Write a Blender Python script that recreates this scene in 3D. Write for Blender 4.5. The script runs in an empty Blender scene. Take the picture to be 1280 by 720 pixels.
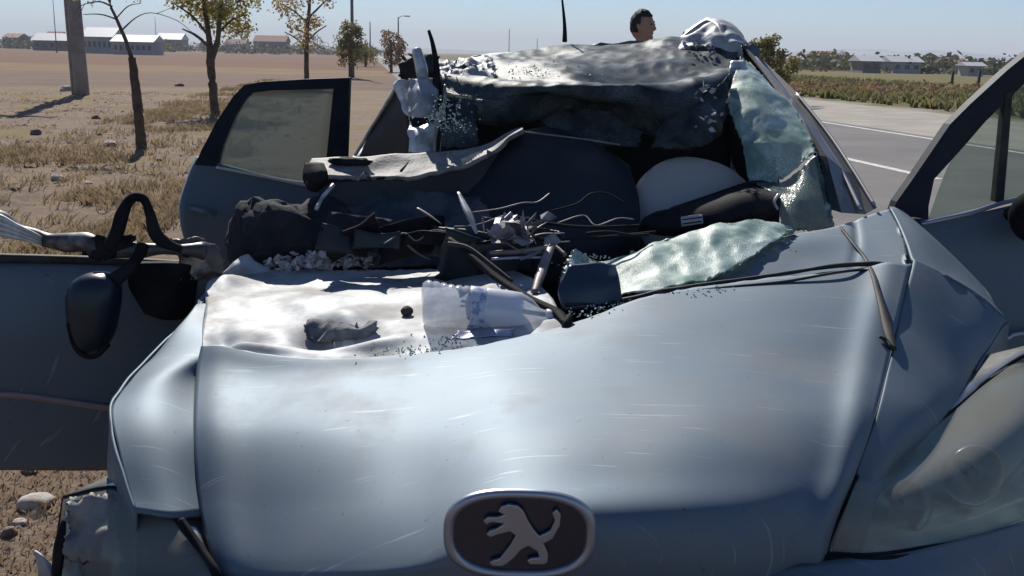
import bpy, bmesh, math, random
from mathutils import Vector, Matrix, noise
random.seed(7)
R = math.radians
S = bpy.context.scene
C = S.collection
# ---------------------------------------------------------------- camera, sky, sun, exposure
F = 1300.0                                   # focal length in pixels of the 1280 wide photograph
CAM = Vector((0, 0, 1.42))
PITCH, ROLL = 12.66, 1.2
ROT = (Matrix.Rotation(R(90 - PITCH), 3, 'X') @ Matrix.Rotation(R(ROLL), 3, 'Z'))
cd = bpy.data.cameras.new('camera'); cam = bpy.data.objects.new('camera', cd); C.objects.link(cam)
cam.location = CAM; cam.rotation_euler = ROT.to_euler()
cd.sensor_width = 36; cd.lens = 36 * F / 1280; cd.clip_end = 9000; cd.clip_start = 0.05
S.camera = cam
SUN_EL, SUN_AZ = 40.0, -16.0                 # azimuth measured from +Y towards +X (behind the car, a little to the left)
W = bpy.data.worlds.new('World'); S.world = W; W.use_nodes = True
wn = W.node_tree.nodes; wl = W.node_tree.links
sky = wn.new('ShaderNodeTexSky'); sky.sky_type = 'NISHITA'; sky.sun_disc = False
sky.sun_elevation = R(SUN_EL); sky.sun_rotation = R(SUN_AZ)
sky.air_density = 1.0; sky.dust_density = 0.15; sky.ozone_density = 2.2; sky.altitude = 900
wn['Background'].inputs['Strength'].default_value = 0.064
tint = wn.new('ShaderNodeMix'); tint.data_type = 'RGBA'; tint.blend_type = 'MULTIPLY'; tint.inputs[0].default_value = 1; tint.inputs[7].default_value = (.80, .925, 1.15, 1)   # the camera's cool white balance
wl.new(sky.outputs[0], tint.inputs[6]); wl.new(tint.outputs[2], wn['Background'].inputs['Color'])
sl = bpy.data.lights.new('sun', 'SUN'); sl.energy = 5.0; sl.angle = R(0.5); sl.color = (1, .95, .87)
sun = bpy.data.objects.new('sun', sl); C.objects.link(sun)
sd = Vector((math.sin(R(SUN_AZ)) * math.cos(R(SUN_EL)), math.cos(R(SUN_AZ)) * math.cos(R(SUN_EL)), math.sin(R(SUN_EL))))
sun.rotation_euler = sd.to_track_quat('Z', 'Y').to_euler(); sun.location = (0, 0, 30)
S.view_settings.view_transform = 'Standard'; S.view_settings.look = 'None'
S.view_settings.exposure = 0.36; S.view_settings.gamma = 1

# ---------------------------------------------------------------- helpers
def at(px, py, Y):
    """world point seen at a pixel of the photograph, Y metres ahead of the photographer"""
    d = ROT @ Vector(((px - 640) / F, (360 - py) / F, -1))
    return CAM + d * (Y / d.y)
def ground_at(px, py, z=0.0):
    d = ROT @ Vector(((px - 640) / F, (360 - py) / F, -1))
    return CAM + d * ((z - CAM.z) / d.z)
RD = Vector((-math.sin(R(8)), math.cos(R(8)), 0)); RN = Vector((math.cos(R(8)), math.sin(R(8)), 0))   # along the road, across it
def rd(s, t, z=0): return RN * s + RD * t + Vector((0, 0, z))

def M(name, col, rough=.6, metal=0, col2=None, vscale=6, vlo=.4, vhi=.6, bump=0, bscale=40, coat=0, trans=0, spec=.5, detail=6, rough2=None, metal2=None, ior=1.45):
    m = bpy.data.materials.new(name); m.use_nodes = True
    n = m.node_tree.nodes; l = m.node_tree.links; b = n['Principled BSDF']
    b.inputs['Base Color'].default_value = (*col, 1); b.inputs['Roughness'].default_value = rough
    b.inputs['Metallic'].default_value = metal; b.inputs['Coat Weight'].default_value = coat
    b.inputs['Coat Roughness'].default_value = .2
    b.inputs['Transmission Weight'].default_value = trans; b.inputs['Specular IOR Level'].default_value = spec; b.inputs['IOR'].default_value = ior
    tc = n.new('ShaderNodeTexCoord')
    if col2:
        t = n.new('ShaderNodeTexNoise'); t.inputs['Scale'].default_value = vscale; t.inputs['Detail'].default_value = detail; t.inputs['Roughness'].default_value = .6
        l.new(tc.outputs['Object'], t.inputs['Vector'])
        r = n.new('ShaderNodeMapRange'); r.inputs[1].default_value = vlo; r.inputs[2].default_value = vhi
        l.new(t.outputs[0], r.inputs[0])
        x = n.new('ShaderNodeMix'); x.data_type = 'RGBA'; x.inputs[6].default_value = (*col, 1); x.inputs[7].default_value = (*col2, 1)
        l.new(r.outputs[0], x.inputs[0]); l.new(x.outputs[2], b.inputs['Base Color'])
        for v, v2, key in ((rough, rough2, 'Roughness'), (metal, metal2, 'Metallic')):
            if v2 is not None:
                q = n.new('ShaderNodeMapRange'); q.inputs[3].default_value = v; q.inputs[4].default_value = v2
                l.new(r.outputs[0], q.inputs[0]); l.new(q.outputs[0], b.inputs[key])
    if bump:
        t = n.new('ShaderNodeTexNoise'); t.inputs['Scale'].default_value = bscale; t.inputs['Detail'].default_value = 8; t.inputs['Roughness'].default_value = .65
        l.new(tc.outputs['Object'], t.inputs['Vector'])
        k = n.new('ShaderNodeBump'); k.inputs['Strength'].default_value = bump; k.inputs['Distance'].default_value = .02
        l.new(t.outputs[0], k.inputs['Height']); l.new(k.outputs[0], b.inputs['Normal'])
    return m

def glassmat(name, tint, clear, crack=0, rough=.15, white=(.75, .85, .8), cs=90, bump=.6, milk=0, ms=11, spec=.5, web=None, through=(.86, .93, .9)):
    """thin sheet of glass: part see-through, part surface; crack > 0 lays a net of white fractures over it"""
    m = bpy.data.materials.new(name); m.use_nodes = True
    n = m.node_tree.nodes; l = m.node_tree.links; b = n['Principled BSDF']
    b.inputs['Base Color'].default_value = (*tint, 1); b.inputs['Roughness'].default_value = rough; b.inputs['Specular IOR Level'].default_value = spec
    tr = n.new('ShaderNodeBsdfTransparent'); tr.inputs[0].default_value = (*through, 1)
    mx = n.new('ShaderNodeMixShader'); mx.inputs[0].default_value = 1 - clear
    l.new(tr.outputs[0], mx.inputs[1]); l.new(b.outputs[0], mx.inputs[2]); l.new(mx.outputs[0], n['Material Output'].inputs[0])
    if crack:
        tc = n.new('ShaderNodeTexCoord'); v = n.new('ShaderNodeTexVoronoi'); v.feature = 'DISTANCE_TO_EDGE'; v.inputs['Scale'].default_value = cs
        no = n.new('ShaderNodeTexNoise'); no.inputs['Scale'].default_value = 9; no.inputs['Detail'].default_value = 5
        l.new(tc.outputs['Object'], v.inputs['Vector']); l.new(tc.outputs['Object'], no.inputs['Vector'])
        r = n.new('ShaderNodeMapRange'); r.inputs[1].default_value = .11; r.inputs[2].default_value = .015; l.new(v.outputs['Distance'], r.inputs[0])
        rn = n.new('ShaderNodeMapRange'); rn.inputs[1].default_value = .38; rn.inputs[2].default_value = .66; l.new(no.outputs[0], rn.inputs[0])
        mu0 = n.new('ShaderNodeMath'); mu0.operation = 'MULTIPLY'; l.new(r.outputs[0], mu0.inputs[0]); l.new(rn.outputs[0], mu0.inputs[1])
        mu = mu0
        m2 = n.new('ShaderNodeMath'); m2.operation = 'MULTIPLY'; m2.inputs[1].default_value = crack; m2.use_clamp = True; l.new(mu.outputs[0], m2.inputs[0])
        if milk:
            nb = n.new('ShaderNodeTexNoise'); nb.inputs['Scale'].default_value = ms; nb.inputs['Detail'].default_value = 5; nb.inputs['Distortion'].default_value = 1.2; l.new(tc.outputs['Object'], nb.inputs['Vector'])
            rb = n.new('ShaderNodeMapRange'); rb.inputs[1].default_value = .42; rb.inputs[2].default_value = .72; rb.inputs[4].default_value = milk; l.new(nb.outputs[0], rb.inputs[0])
            m3 = n.new('ShaderNodeMath'); m3.operation = 'ADD'; m3.use_clamp = True; l.new(m2.outputs[0], m3.inputs[0]); l.new(rb.outputs[0], m3.inputs[1]); m2 = m3
        x = n.new('ShaderNodeMix'); x.data_type = 'RGBA'; x.inputs[6].default_value = (*tint, 1); x.inputs[7].default_value = (*white, 1)
        l.new(m2.outputs[0], x.inputs[0])
        y = n.new('ShaderNodeMix'); y.data_type = 'RGBA'; y.inputs[7].default_value = (*(web or white), 1); l.new(x.outputs[2], y.inputs[6]); mw = n.new('ShaderNodeMath'); mw.operation = 'MULTIPLY'; mw.use_clamp = True; mw.inputs[1].default_value = crack; l.new(mu.outputs[0], mw.inputs[0]); l.new(mw.outputs[0], y.inputs[0]); l.new(y.outputs[2], b.inputs['Base Color'])
        f = n.new('ShaderNodeMapRange'); f.inputs[3].default_value = 1 - clear; f.inputs[4].default_value = 1; l.new(m2.outputs[0], f.inputs[0]); l.new(f.outputs[0], mx.inputs[0])
        bp = n.new('ShaderNodeBump'); bp.inputs['Strength'].default_value = bump; bp.inputs['Distance'].default_value = .01
        l.new(v.outputs['Distance'], bp.inputs['Height']); l.new(bp.outputs[0], b.inputs['Normal'])
    return m

def tag(o, label=None, cat=None, group=None, kind=None):
    for k, v in (('label', label), ('category', cat), ('group', group), ('kind', kind)):
        if v: o[k] = v
    return o
def empty(name, loc, label, cat, group=None):
    o = bpy.data.objects.new(name, None); o.location = loc; o.empty_display_size = .2; C.objects.link(o)
    return tag(o, label, cat, group)
def wloc(o):
    v = Vector(o.location)
    while o.parent: o = o.parent; v += Vector(o.location)
    return v
def link(name, verts, faces, mat, parent=None, smooth=True, thick=0, origin=None, mats=None, fm=None, sub=0, off=-1):
    """one mesh object, its origin in the middle of its own geometry"""
    vs = [Vector(v) for v in verts]
    if origin is None:
        lo = Vector([min(v[i] for v in vs) for i in range(3)]); hi = Vector([max(v[i] for v in vs) for i in range(3)]); origin = (lo + hi) / 2
    me = bpy.data.meshes.new(name); me.from_pydata([v - origin for v in vs], [], faces); me.validate()
    for m in (mats or [mat]): me.materials.append(m)
    if fm: me.polygons.foreach_set('material_index', fm)
    if smooth: me.polygons.foreach_set('use_smooth', [True] * len(me.polygons))
    me.update()
    o = bpy.data.objects.new(name, me); C.objects.link(o)
    o.location = origin - (wloc(parent) if parent else Vector((0, 0, 0)))
    if parent: o.parent = parent
    if thick:
        md = o.modifiers.new('thick', 'SOLIDIFY'); md.thickness = thick; md.offset = off
    if sub:
        md = o.modifiers.new('sub', 'SUBSURF'); md.levels = sub; md.render_levels = sub
    return o

def cr(p, t):
    """Catmull-Rom through a list of points, t in 0..1"""
    n = len(p) - 1; x = min(max(t, 0), 1) * n; i = min(int(x), n - 1); f = x - i
    p1, p2 = p[i], p[i + 1]; p0 = p[i - 1] if i > 0 else p1 * 2 - p2; p3 = p[i + 2] if i + 2 <= n else p2 * 2 - p1
    return .5 * ((2 * p1) + (p2 - p0) * f + (2 * p0 - 5 * p1 + 4 * p2 - p3) * f * f + (3 * p1 - p0 - 3 * p2 + p3) * f ** 3)
def nz(p, s, seed=0): return noise.noise(Vector(p) * s + Vector((seed * 7.3, seed * 3.1, seed * 1.7)))
def ridged(p, s, seed=0): return 1 - 2 * abs(nz(p, s, seed))
def sheet(name, rows, mat, parent=None, nu=40, nv=30, crumple=0, cscale=6, fine=0, fscale=25, jag=0, jagf=14, thick=.004, seed=1, px=True, disp=None, hole=None, smooth=True, sides='uv', facet=0, off=-1):
    """pressed, torn or crumpled sheet through rows of control points (pixel x, pixel y, distance)"""
    ctl = [[at(*c) if px else Vector(c) for c in r] for r in rows]
    def ev(u, v): return cr([cr(r, u) for r in ctl], v)
    base = []
    for j in range(nv + 1):
        for i in range(nu + 1):
            u, v = i / nu, j / nv
            if jag:
                if 'u' in sides and i in (0, nu): u += (1 if i == 0 else -1) * jag * abs(nz((v * jagf, i, seed), 1)) * 2
                if ('v' in sides and j in (0, nv)) or ('t' in sides and j == nv) or ('b' in sides and j == 0): v += (1 if j == 0 else -1) * jag * abs(nz((u * jagf, j, seed + 3), 1)) * 2
            base.append(ev(u, v))
    out = []
    for j in range(nv + 1):
        for i in range(nu + 1):
            k = j * (nu + 1) + i
            a = base[j * (nu + 1) + min(i + 1, nu)] - base[j * (nu + 1) + max(i - 1, 0)]
            b = base[min(j + 1, nv) * (nu + 1) + i] - base[max(j - 1, 0) * (nu + 1) + i]
            n = a.cross(b); n = n.normalized() if n.length > 1e-9 else Vector((0, 0, 1))
            p = base[k]; d = 0
            if crumple: d += crumple * (ridged(p, cscale, seed) - .4 + .6 * nz(p, cscale * 2.3, seed + 1))
            if fine: d += fine * ridged(p, fscale, seed + 2)
            if disp: d += disp(i / nu, j / nv, p)
            out.append(p + n * d)
    fs = []
    for j in range(nv):
        for i in range(nu):
            if hole and hole((i + .5) / nu, (j + .5) / nv): continue
            a = j * (nu + 1) + i; fs.append((a, a + 1, a + nu + 2, a + nu + 1))
    return link(name, out, fs, mat, parent, smooth=smooth, thick=thick, off=off)

def frames(pts):
    out = []; up = Vector((0, 0, 1))
    for i, p in enumerate(pts):
        t = (pts[min(i + 1, len(pts) - 1)] - pts[max(i - 1, 0)]).normalized()
        s = t.cross(up)
        if s.length < .05: s = t.cross(Vector((0, 1, 0)))
        s.normalize(); out.append((t, s, s.cross(t).normalized()))
    return out
def tube_geo(pts, rad, n=8, samples=0, flat=1.0, wob=0, seed=0):
    pts = [Vector(p) for p in pts]; rad = rad if isinstance(rad, (list, tuple)) else [rad] * len(pts)
    if samples:
        rv = [Vector((r, 0, 0)) for r in rad]
        rad = [cr(rv, i / samples).x for i in range(samples + 1)]; pts = [cr(pts, i / samples) for i in range(samples + 1)]
    vs, fs = [], []
    for k, ((t, s, u), p) in enumerate(zip(frames(pts), pts)):
        for i in range(n):
            a = 2 * math.pi * i / n; q = s * math.cos(a) * rad[k] + u * math.sin(a) * rad[k] * flat
            if wob: q *= 1 + wob * nz(p + q, 18, seed)
            vs.append(p + q)
    for k in range(len(pts) - 1):
        for i in range(n):
            a = k * n + i; b = k * n + (i + 1) % n; fs.append((a, b, b + n, a + n))
    fs.append(tuple(range(n))[::-1]); fs.append(tuple(range((len(pts) - 1) * n, len(pts) * n)))
    return vs, fs
def merge(parts):
    V, Fc = [], []
    for v, f in parts:
        o = len(V); V += v; Fc += [tuple(i + o for i in q) for q in f]
    return V, Fc
def tube(name, pts, rad, mat, parent=None, px=False, **k):
    v, f = tube_geo([at(*p) for p in pts] if px else pts, rad, **k)
    return link(name, v, f, mat, parent)
def box_geo(c, s, rz=0, bev=0, rx=0):
    c = Vector(c); m = Matrix.Rotation(rz, 3, 'Z') @ Matrix.Rotation(rx, 3, 'X')
    if bev <= 0:
        vs = [c + m @ Vector((s[0] / 2 * x, s[1] / 2 * y, s[2] / 2 * z)) for x in (-1, 1) for y in (-1, 1) for z in (-1, 1)]
        return vs, [(0, 1, 3, 2), (4, 6, 7, 5), (0, 4, 5, 1), (2, 3, 7, 6), (0, 2, 6, 4), (1, 5, 7, 3)]
    bm = bmesh.new(); bmesh.ops.create_cube(bm, size=1)
    for v in bm.verts: v.co = Vector((v.co.x * s[0], v.co.y * s[1], v.co.z * s[2]))
    bmesh.ops.bevel(bm, geom=list(bm.edges), offset=bev, segments=3, affect='EDGES', profile=.6)
    bm.verts.index_update(); vs = [c + m @ v.co for v in bm.verts]; fs = [tuple(v.index for v in f.verts) for f in bm.faces]; bm.free()
    return vs, fs
def box(name, c, s, mat, parent=None, rz=0, bev=0, rx=0, smooth=False):
    v, f = box_geo(c, s, rz, bev, rx); return link(name, v, f, mat, parent, smooth=smooth)
def prism_geo(outline, d):
    """outline of world points pushed along the vector d"""
    n = len(outline); vs = [Vector(p) for p in outline] + [Vector(p) + d for p in outline]
    fs = [tuple(range(n))[::-1], tuple(range(n, 2 * n))] + [(i, (i + 1) % n, n + (i + 1) % n, n + i) for i in range(n)]
    return vs, fs
def blob_geo(c, r, seed=0, lump=.2, ls=4, seg=20, rings=14):
    c = Vector(c); vs, fs = [], []
    for j in range(rings + 1):
        th = math.pi * j / rings
        for i in range(seg):
            a = 2 * math.pi * i / seg; d = Vector((math.sin(th) * math.cos(a), math.sin(th) * math.sin(a), math.cos(th)))
            k = 1 + lump * nz(d, ls * .4, seed) + lump * .6 * ridged(d, ls, seed + 2)
            vs.append(c + Vector((d.x * r[0], d.y * r[1], d.z * r[2])) * k)
    for j in range(rings):
        for i in range(seg):
            a = j * seg + i; b = j * seg + (i + 1) % seg; fs.append((a, a + seg, b + seg, b))
    return vs, fs
def lathe_geo(prof, o, ax, n=24):
    ax = Vector(ax).normalized(); s = ax.cross(Vector((0, 0, 1))); s = s.normalized() if s.length > .05 else Vector((1, 0, 0)); u = s.cross(ax)
    vs, fs = [], []
    for (d, r) in prof:
        for i in range(n):
            a = 2 * math.pi * i / n; vs.append(Vector(o) + ax * d + (s * math.cos(a) + u * math.sin(a)) * r)
    for k in range(len(prof) - 1):
        for i in range(n):
            a = k * n + i; b = k * n + (i + 1) % n; fs.append((a, b, b + n, a + n))
    fs.append(tuple(range(n))[::-1]); fs.append(tuple(range((len(prof) - 1) * n, len(prof) * n)))
    return vs, fs

from mathutils.bvhtree import BVHTree
def on(px, py, obs, lift=.004, dflt=2.2):
    """point on the surface of one of obs seen at a pixel, lifted towards the sky"""
    d = (ROT @ Vector(((px - 640) / F, (360 - py) / F, -1))).normalized(); best = None
    for o in obs:
        w = wloc(o); t = BVHTree.FromPolygons([v.co + w for v in o.data.vertices], [tuple(p.vertices) for p in o.data.polygons])
        h = t.ray_cast(CAM, d)
        if h[0] and (best is None or h[3] < best[1]): best = (h[0], h[3])
    return (best[0] if best else at(px, py, dflt)) + Vector((0, -lift * .4, lift))

# ---------------------------------------------------------------- materials
paint = M('silver_blue_paint', (.122, .162, .20), .62, .45, col2=(.15, .165, .18), vscale=5, vlo=.5, vhi=.85, rough2=.7, metal2=.25, bump=.03, bscale=260)
def scratch(m, amount=.5, scale=(3, 70, 3), col=(.42, .44, .46), lo=.66, hi=.72, rot=.5):
    """long fine scrapes laid over a paint"""
    n = m.node_tree.nodes; l = m.node_tree.links; b = n['Principled BSDF']; src = b.inputs['Base Color'].links[0].from_socket
    tc = n.new('ShaderNodeTexCoord'); mp = n.new('ShaderNodeMapping'); mp.inputs['Scale'].default_value = scale; mp.inputs['Rotation'].default_value = (0, 0, rot); l.new(tc.outputs['Object'], mp.inputs[0])
    t = n.new('ShaderNodeTexNoise'); t.inputs['Scale'].default_value = 2.2; t.inputs['Detail'].default_value = 3; l.new(mp.outputs[0], t.inputs['Vector'])
    r = n.new('ShaderNodeMapRange'); r.inputs[1].default_value = lo; r.inputs[2].default_value = hi; r.inputs[4].default_value = amount; l.new(t.outputs[0], r.inputs[0])
    x = n.new('ShaderNodeMix'); x.data_type = 'RGBA'; x.inputs[7].default_value = (*col, 1); l.new(src, x.inputs[6]); l.new(r.outputs[0], x.inputs[0]); l.new(x.outputs[2], b.inputs['Base Color'])
scratch(paint, .3); scratch(paint, .5, (28, 28, 28), (.06, .055, .05), .70, .74, 0); scratch(paint, .14, (1.1, 2.4, 1.1), (.26, .25, .23), .54, .72, 1.0)
framem = M('dark_navy_frame', (.010, .015, .026), .6, 0, col2=(.018, .022, .03), vscale=9, spec=.2)
dusty = M('glare_pale_dusty_paint', (.36, .385, .40), .6, .10, col2=(.22, .215, .21), vscale=6, vlo=.44, vhi=.62, spec=.4, rough2=.7, metal2=.0, bump=.05, bscale=90)  # paler copy of the car paint: sun glare in its colour, plus grey dirt
scratch(dusty, .6, (4, 40, 4), (.22, .21, .20), .6, .7, .2)
inner = M('bare_inner_metal', (.36, .38, .40), .6, .2, col2=(.25, .24, .23), vscale=14, vlo=.4, vhi=.65, bump=.2)
black = M('black_plastic', (.007, .008, .011), .75, 0, col2=(.02, .02, .022), vscale=9, bump=.1, bscale=90, spec=.1)
rubber = M('black_rubber', (.012, .012, .012), .7, 0, col2=(.035, .033, .03), vscale=12, bump=.1)
darkfab = M('dark_fabric', (.010, .012, .016), .9, 0, col2=(.022, .024, .03), vscale=20, bump=.3, bscale=200)
dashm = M('dark_dashboard_plastic', (.006, .012, .018), .5, 0, col2=(.012, .018, .024), vscale=6, bump=.12, bscale=160)
dashtop = M('dusty_dashboard_skin', (.25, .24, .225), .65, 0, col2=(.15, .145, .14), vscale=12, vlo=.42, vhi=.62, bump=.2, bscale=90)
airb = M('airbag_cloth', (.38, .365, .35), .85, 0, col2=(.36, .345, .33), vscale=5, bump=.25, bscale=120)
chrome = M('chrome', (.62, .64, .68), .16, 1)
dullsil = M('dull_silver_plastic', (.34, .36, .42), .35, .7)
trimbrown = M('weathered_trim', (.16, .14, .13), .5, .2, col2=(.25, .22, .2), vscale=18, bump=.1)
clear = glassmat('window_glass', (.05, .06, .055), .86, rough=.02)
dustglass = glassmat('dusty_window_glass', (.33, .34, .30), .45, rough=.35)
wind = glassmat('shattered_windshield', (.014, .024, .028), .32, crack=.4, rough=.42, white=(.075, .10, .112), web=(.36, .43, .455), cs=230, bump=.2, milk=.5, ms=7, spec=.14)
green = glassmat('shattered_green_glass', (.15, .27, .235), .34, crack=.8, rough=.42, white=(.58, .68, .64), web=(.74, .80, .78), cs=230, bump=.18, milk=.75, ms=8, spec=.3)
lensm = glassmat('headlight_lens', (.40, .38, .34), .74, rough=.06)
refl = M('headlight_reflector', (.6, .6, .58), .25, .8, col2=(.4, .4, .38), vscale=10)
tyre = M('tyre_rubber', (.015, .015, .015), .8, 0, col2=(.05, .045, .04), vscale=9, bump=.2)
alloy = M('wheel_silver', (.45, .46, .48), .35, .8, col2=(.2, .19, .18), vscale=8)

# ---------------------------------------------------------------- the ground, road, far land
def ground_mat():
    m = bpy.data.materials.new('dry_ground'); m.use_nodes = True
    n = m.node_tree.nodes; l = m.node_tree.links; b = n['Principled BSDF']; b.inputs['Roughness'].default_value = .95; b.inputs['Specular IOR Level'].default_value = .1
    tc = n.new('ShaderNodeTexCoord'); sp = n.new('ShaderNodeSeparateXYZ'); l.new(tc.outputs['Object'], sp.inputs[0])
    def math_(op, a, b_, clamp=False):
        q = n.new('ShaderNodeMath'); q.operation = op; q.use_clamp = clamp
        for i, v in enumerate((a, b_)):
            if isinstance(v, (int, float)): q.inputs[i].default_value = v
            else: l.new(v, q.inputs[i])
        return q.outputs[0]
    def tex(scale, det=6, ro=.6):
        t = n.new('ShaderNodeTexNoise'); t.inputs['Scale'].default_value = scale; t.inputs['Detail'].default_value = det; t.inputs['Roughness'].default_value = ro
        l.new(tc.outputs['Object'], t.inputs['Vector']); return t.outputs[0]
    def mr(v, a, c, d=0., e=1.):
        q = n.new('ShaderNodeMapRange'); q.inputs[1].default_value = a; q.inputs[2].default_value = c; q.inputs[3].default_value = d; q.inputs[4].default_value = e
        l.new(v, q.inputs[0]); return q.outputs[0]
    def mix(f, a, c):
        x = n.new('ShaderNodeMix'); x.data_type = 'RGBA'
        for i, v in ((6, a), (7, c)):
            if isinstance(v, tuple): x.inputs[i].default_value = (*v, 1)
            else: l.new(v, x.inputs[i])
        l.new(f, x.inputs[0]); return x.outputs[2]
    s = math_('ADD', math_('MULTIPLY', sp.outputs[0], RN.x), math_('MULTIPLY', sp.outputs[1], RN.y))
    sw = math_('ADD', s, mr(tex(.35), .3, .7, -1.2, 1.2))
    yw = math_('ADD', sp.outputs[1], mr(tex(.06), .3, .7, -6, 6))
    soil = mix(mr(tex(.9, 8), .36, .64), (0.238, 0.172, 0.123), (0.158, 0.114, 0.085))
    soil = mix(mr(tex(6, 8, .7), .45, .7), soil, (0.285, 0.219, 0.163))
    soil = mix(mr(tex(40, 4, .7), .55, .7), soil, (0.127, 0.090, 0.063))
    soil = mix(mr(tex(.5, 4), .52, .6), soil, (0.206, 0.157, 0.078))
    f1 = mix(mr(tex(.4, 6), .4, .6), (0.146, 0.102, 0.078), (0.183, 0.122, 0.093))
    f2 = mix(mr(tex(.25, 6), .4, .6), (0.213, 0.145, 0.078), (0.174, 0.117, 0.070))
    f3 = mix(mr(tex(.05, 6), .4, .6), (0.166, 0.090, 0.058), (0.134, 0.082, 0.054))
    f4 = mix(mr(tex(.01, 6), .4, .6), (0.127, 0.102, 0.070), (0.183, 0.117, 0.078))
    lf = mix(mr(yw, 36, 39), soil, f1); lf = mix(mr(yw, 60, 64), lf, f2); lf = mix(mr(yw, 78, 84), lf, f3); lf = mix(mr(yw, 260, 340), lf, f4)
    gr = mix(mr(tex(.5, 7), .38, .62), (0.095, 0.102, 0.031), (0.174, 0.133, 0.054))
    gr2 = mix(mr(tex(.03, 6), .4, .6), (0.190, 0.126, 0.070), (0.127, 0.117, 0.054))
    rg = mix(mr(sw, 45, 60), gr, gr2)
    rg = mix(mr(sw, 16.3, 17.6), (0.285, 0.250, 0.210), rg)
    out = mix(mr(sw, 10.5, 10.6), lf, rg)
    l.new(out, b.inputs['Base Color'])
    bp = n.new('ShaderNodeBump'); bp.inputs['Strength'].default_value = .8; bp.inputs['Distance'].default_value = .05
    h = math_('ADD', tex(5, 10, .75), math_('MULTIPLY', tex(45, 6, .7), .35)); l.new(h, bp.inputs['Height']); l.new(bp.outputs[0], b.inputs['Normal'])
    return m
def gh(x, y):
    """height of the verge left of the road: uneven, flat under the car and road"""
    s = RN.x * x + RN.y * y
    k = min(max((-1.6 - s) / 1.5, 0), 1); far = min(1, max(0, 1 - (y - 25) / 30)); k *= far
    return k * (.05 * nz((x, y, 0), .6, 3) + .045 * nz((x, y, 0), 1.9, 5) + .018 * ridged((x, y, 0), 4.5, 6))
def axis(lo, hi, fine_lo, fine_hi, step):
    v = [fine_lo + step * i for i in range(int((fine_hi - fine_lo) / step) + 1)]
    d = step
    while v[-1] < hi: d *= 1.35; v.append(v[-1] + d)
    d = step
    while v[0] > lo: d *= 1.35; v.insert(0, v[0] - d)
    return v
xs = axis(-5000, 5000, -16, 4, .16); ys = axis(-60, 6500, -1, 34, .2)
gv = [Vector((x, y, gh(x, y))) for y in ys for x in xs]
gf = [(j * len(xs) + i, j * len(xs) + i + 1, (j + 1) * len(xs) + i + 1, (j + 1) * len(xs) + i) for j in range(len(ys) - 1) for i in range(len(xs) - 1)]
tag(link('ground', gv, gf, ground_mat(), origin=Vector((0, 0, 0))), kind='structure')

asphalt = M('asphalt', (.115, .108, .104), .85, 0, col2=(.165, .155, .147), vscale=.5, vlo=.35, vhi=.65, bump=.3, bscale=60, spec=.3)
concrete = M('pale_gravel_shoulder', (.34, .31, .27), .9, 0, col2=(.27, .245, .21), vscale=.8, bump=.3, bscale=30, spec=.2)
linep = M('road_paint', (.62, .61, .57), .7, 0, col2=(.4, .39, .36), vscale=9)
def strip(name, s0, s1, t0, t1, z, mat, n=1):
    vs = [rd(s, t0 + (t1 - t0) * k / n, z) for k in range(n + 1) for s in (s0, s1)]
    return link(name, vs, [(2 * k, 2 * k + 1, 2 * k + 3, 2 * k + 2) for k in range(n)], mat, smooth=False, origin=Vector((0, 0, 0)))
tag(strip('shoulder', 10.2, 16.4, -40, 1200, .004, concrete, 40), kind='structure')
tag(strip('road', 1.6, 11.0, -40, 1200, .010, asphalt, 40), kind='structure')
tag(strip('edge_line', 3.15, 3.3, -40, 900, .014, linep, 40), kind='structure')
tag(strip('edge_line', 10.55, 10.7, -40, 900, .014, linep, 40), kind='structure')
t = 12.1 - 36
while t < 300:
    tag(strip('lane_line', 6.95, 7.11, t, t + 3.4, .014, linep), kind='structure'); t += 9.0

hillm = M('far_hills', (.20, .17, .15), .95, 0, col2=(.15, .13, .11), vscale=.002)
for x0, x1, Y, h, sd_ in ((200, 2600, 4200, 70, 3), (-2900, 300, 4600, 34, 8)):
    vs, n = [], 80
    for i in range(n + 1):
        x = x0 + (x1 - x0) * i / n; e = math.sin(math.pi * i / n) ** .6
        z = h * e * (.6 + .35 * nz((i * .07, 0, 0), 1, sd_) + .12 * nz((i * .31, 0, 0), 1, sd_))
        for dy, k in ((-500, 0), (-250, .55), (0, 1), (500, 0)): vs.append(Vector((x, Y + dy, z * k - (1 if k == 0 else 0))))
    tag(link('hills', vs, [(i * 4 + k, (i + 1) * 4 + k, (i + 1) * 4 + k + 1, i * 4 + k + 1) for i in range(n) for k in range(3)], hillm), kind='structure')

# ================================================================ the wrecked car
car = empty('wrecked_car', (.12, 3.5, 0), 'silver blue car with crushed front and torn roof, doors hanging open', 'car')

# --- bonnet: nose, lip, buckled panel
HOOD = [
 [(285,772,1.55),(400,772,1.48),(530,768,1.42),(650,762,1.40),(780,758,1.42),(920,745,1.47),(1035,720,1.58)],
 [(275,728,1.545),(400,728,1.465),(530,722,1.405),(650,705,1.38),(780,700,1.40),(920,698,1.455),(1033,690,1.565)],
 [(268,704,1.56),(400,704,1.48),(530,694,1.42),(650,650,1.395),(780,646,1.415),(920,645,1.475),(1047,642,1.59)],
 [(252,640,1.65),(400,632,1.58),(530,620,1.53),(650,605,1.48),(780,600,1.49),(920,600,1.54),(1070,588,1.67)],
 [(243,540,1.80),(400,540,1.74),(530,540,1.70),(650,530,1.66),(780,530,1.66),(920,525,1.70),(1094,518,1.81)],
 [(246,472,1.98),(400,475,1.93),(530,465,1.93),(650,448,1.95),(780,445,1.95),(920,440,1.99),(1113,442,2.06)],
 [(252,434,2.06),(400,448,2.00),(525,442,2.01),(690,410,2.12),(820,367,2.27),(960,347,2.37),(1139,330,2.45)]]
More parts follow.
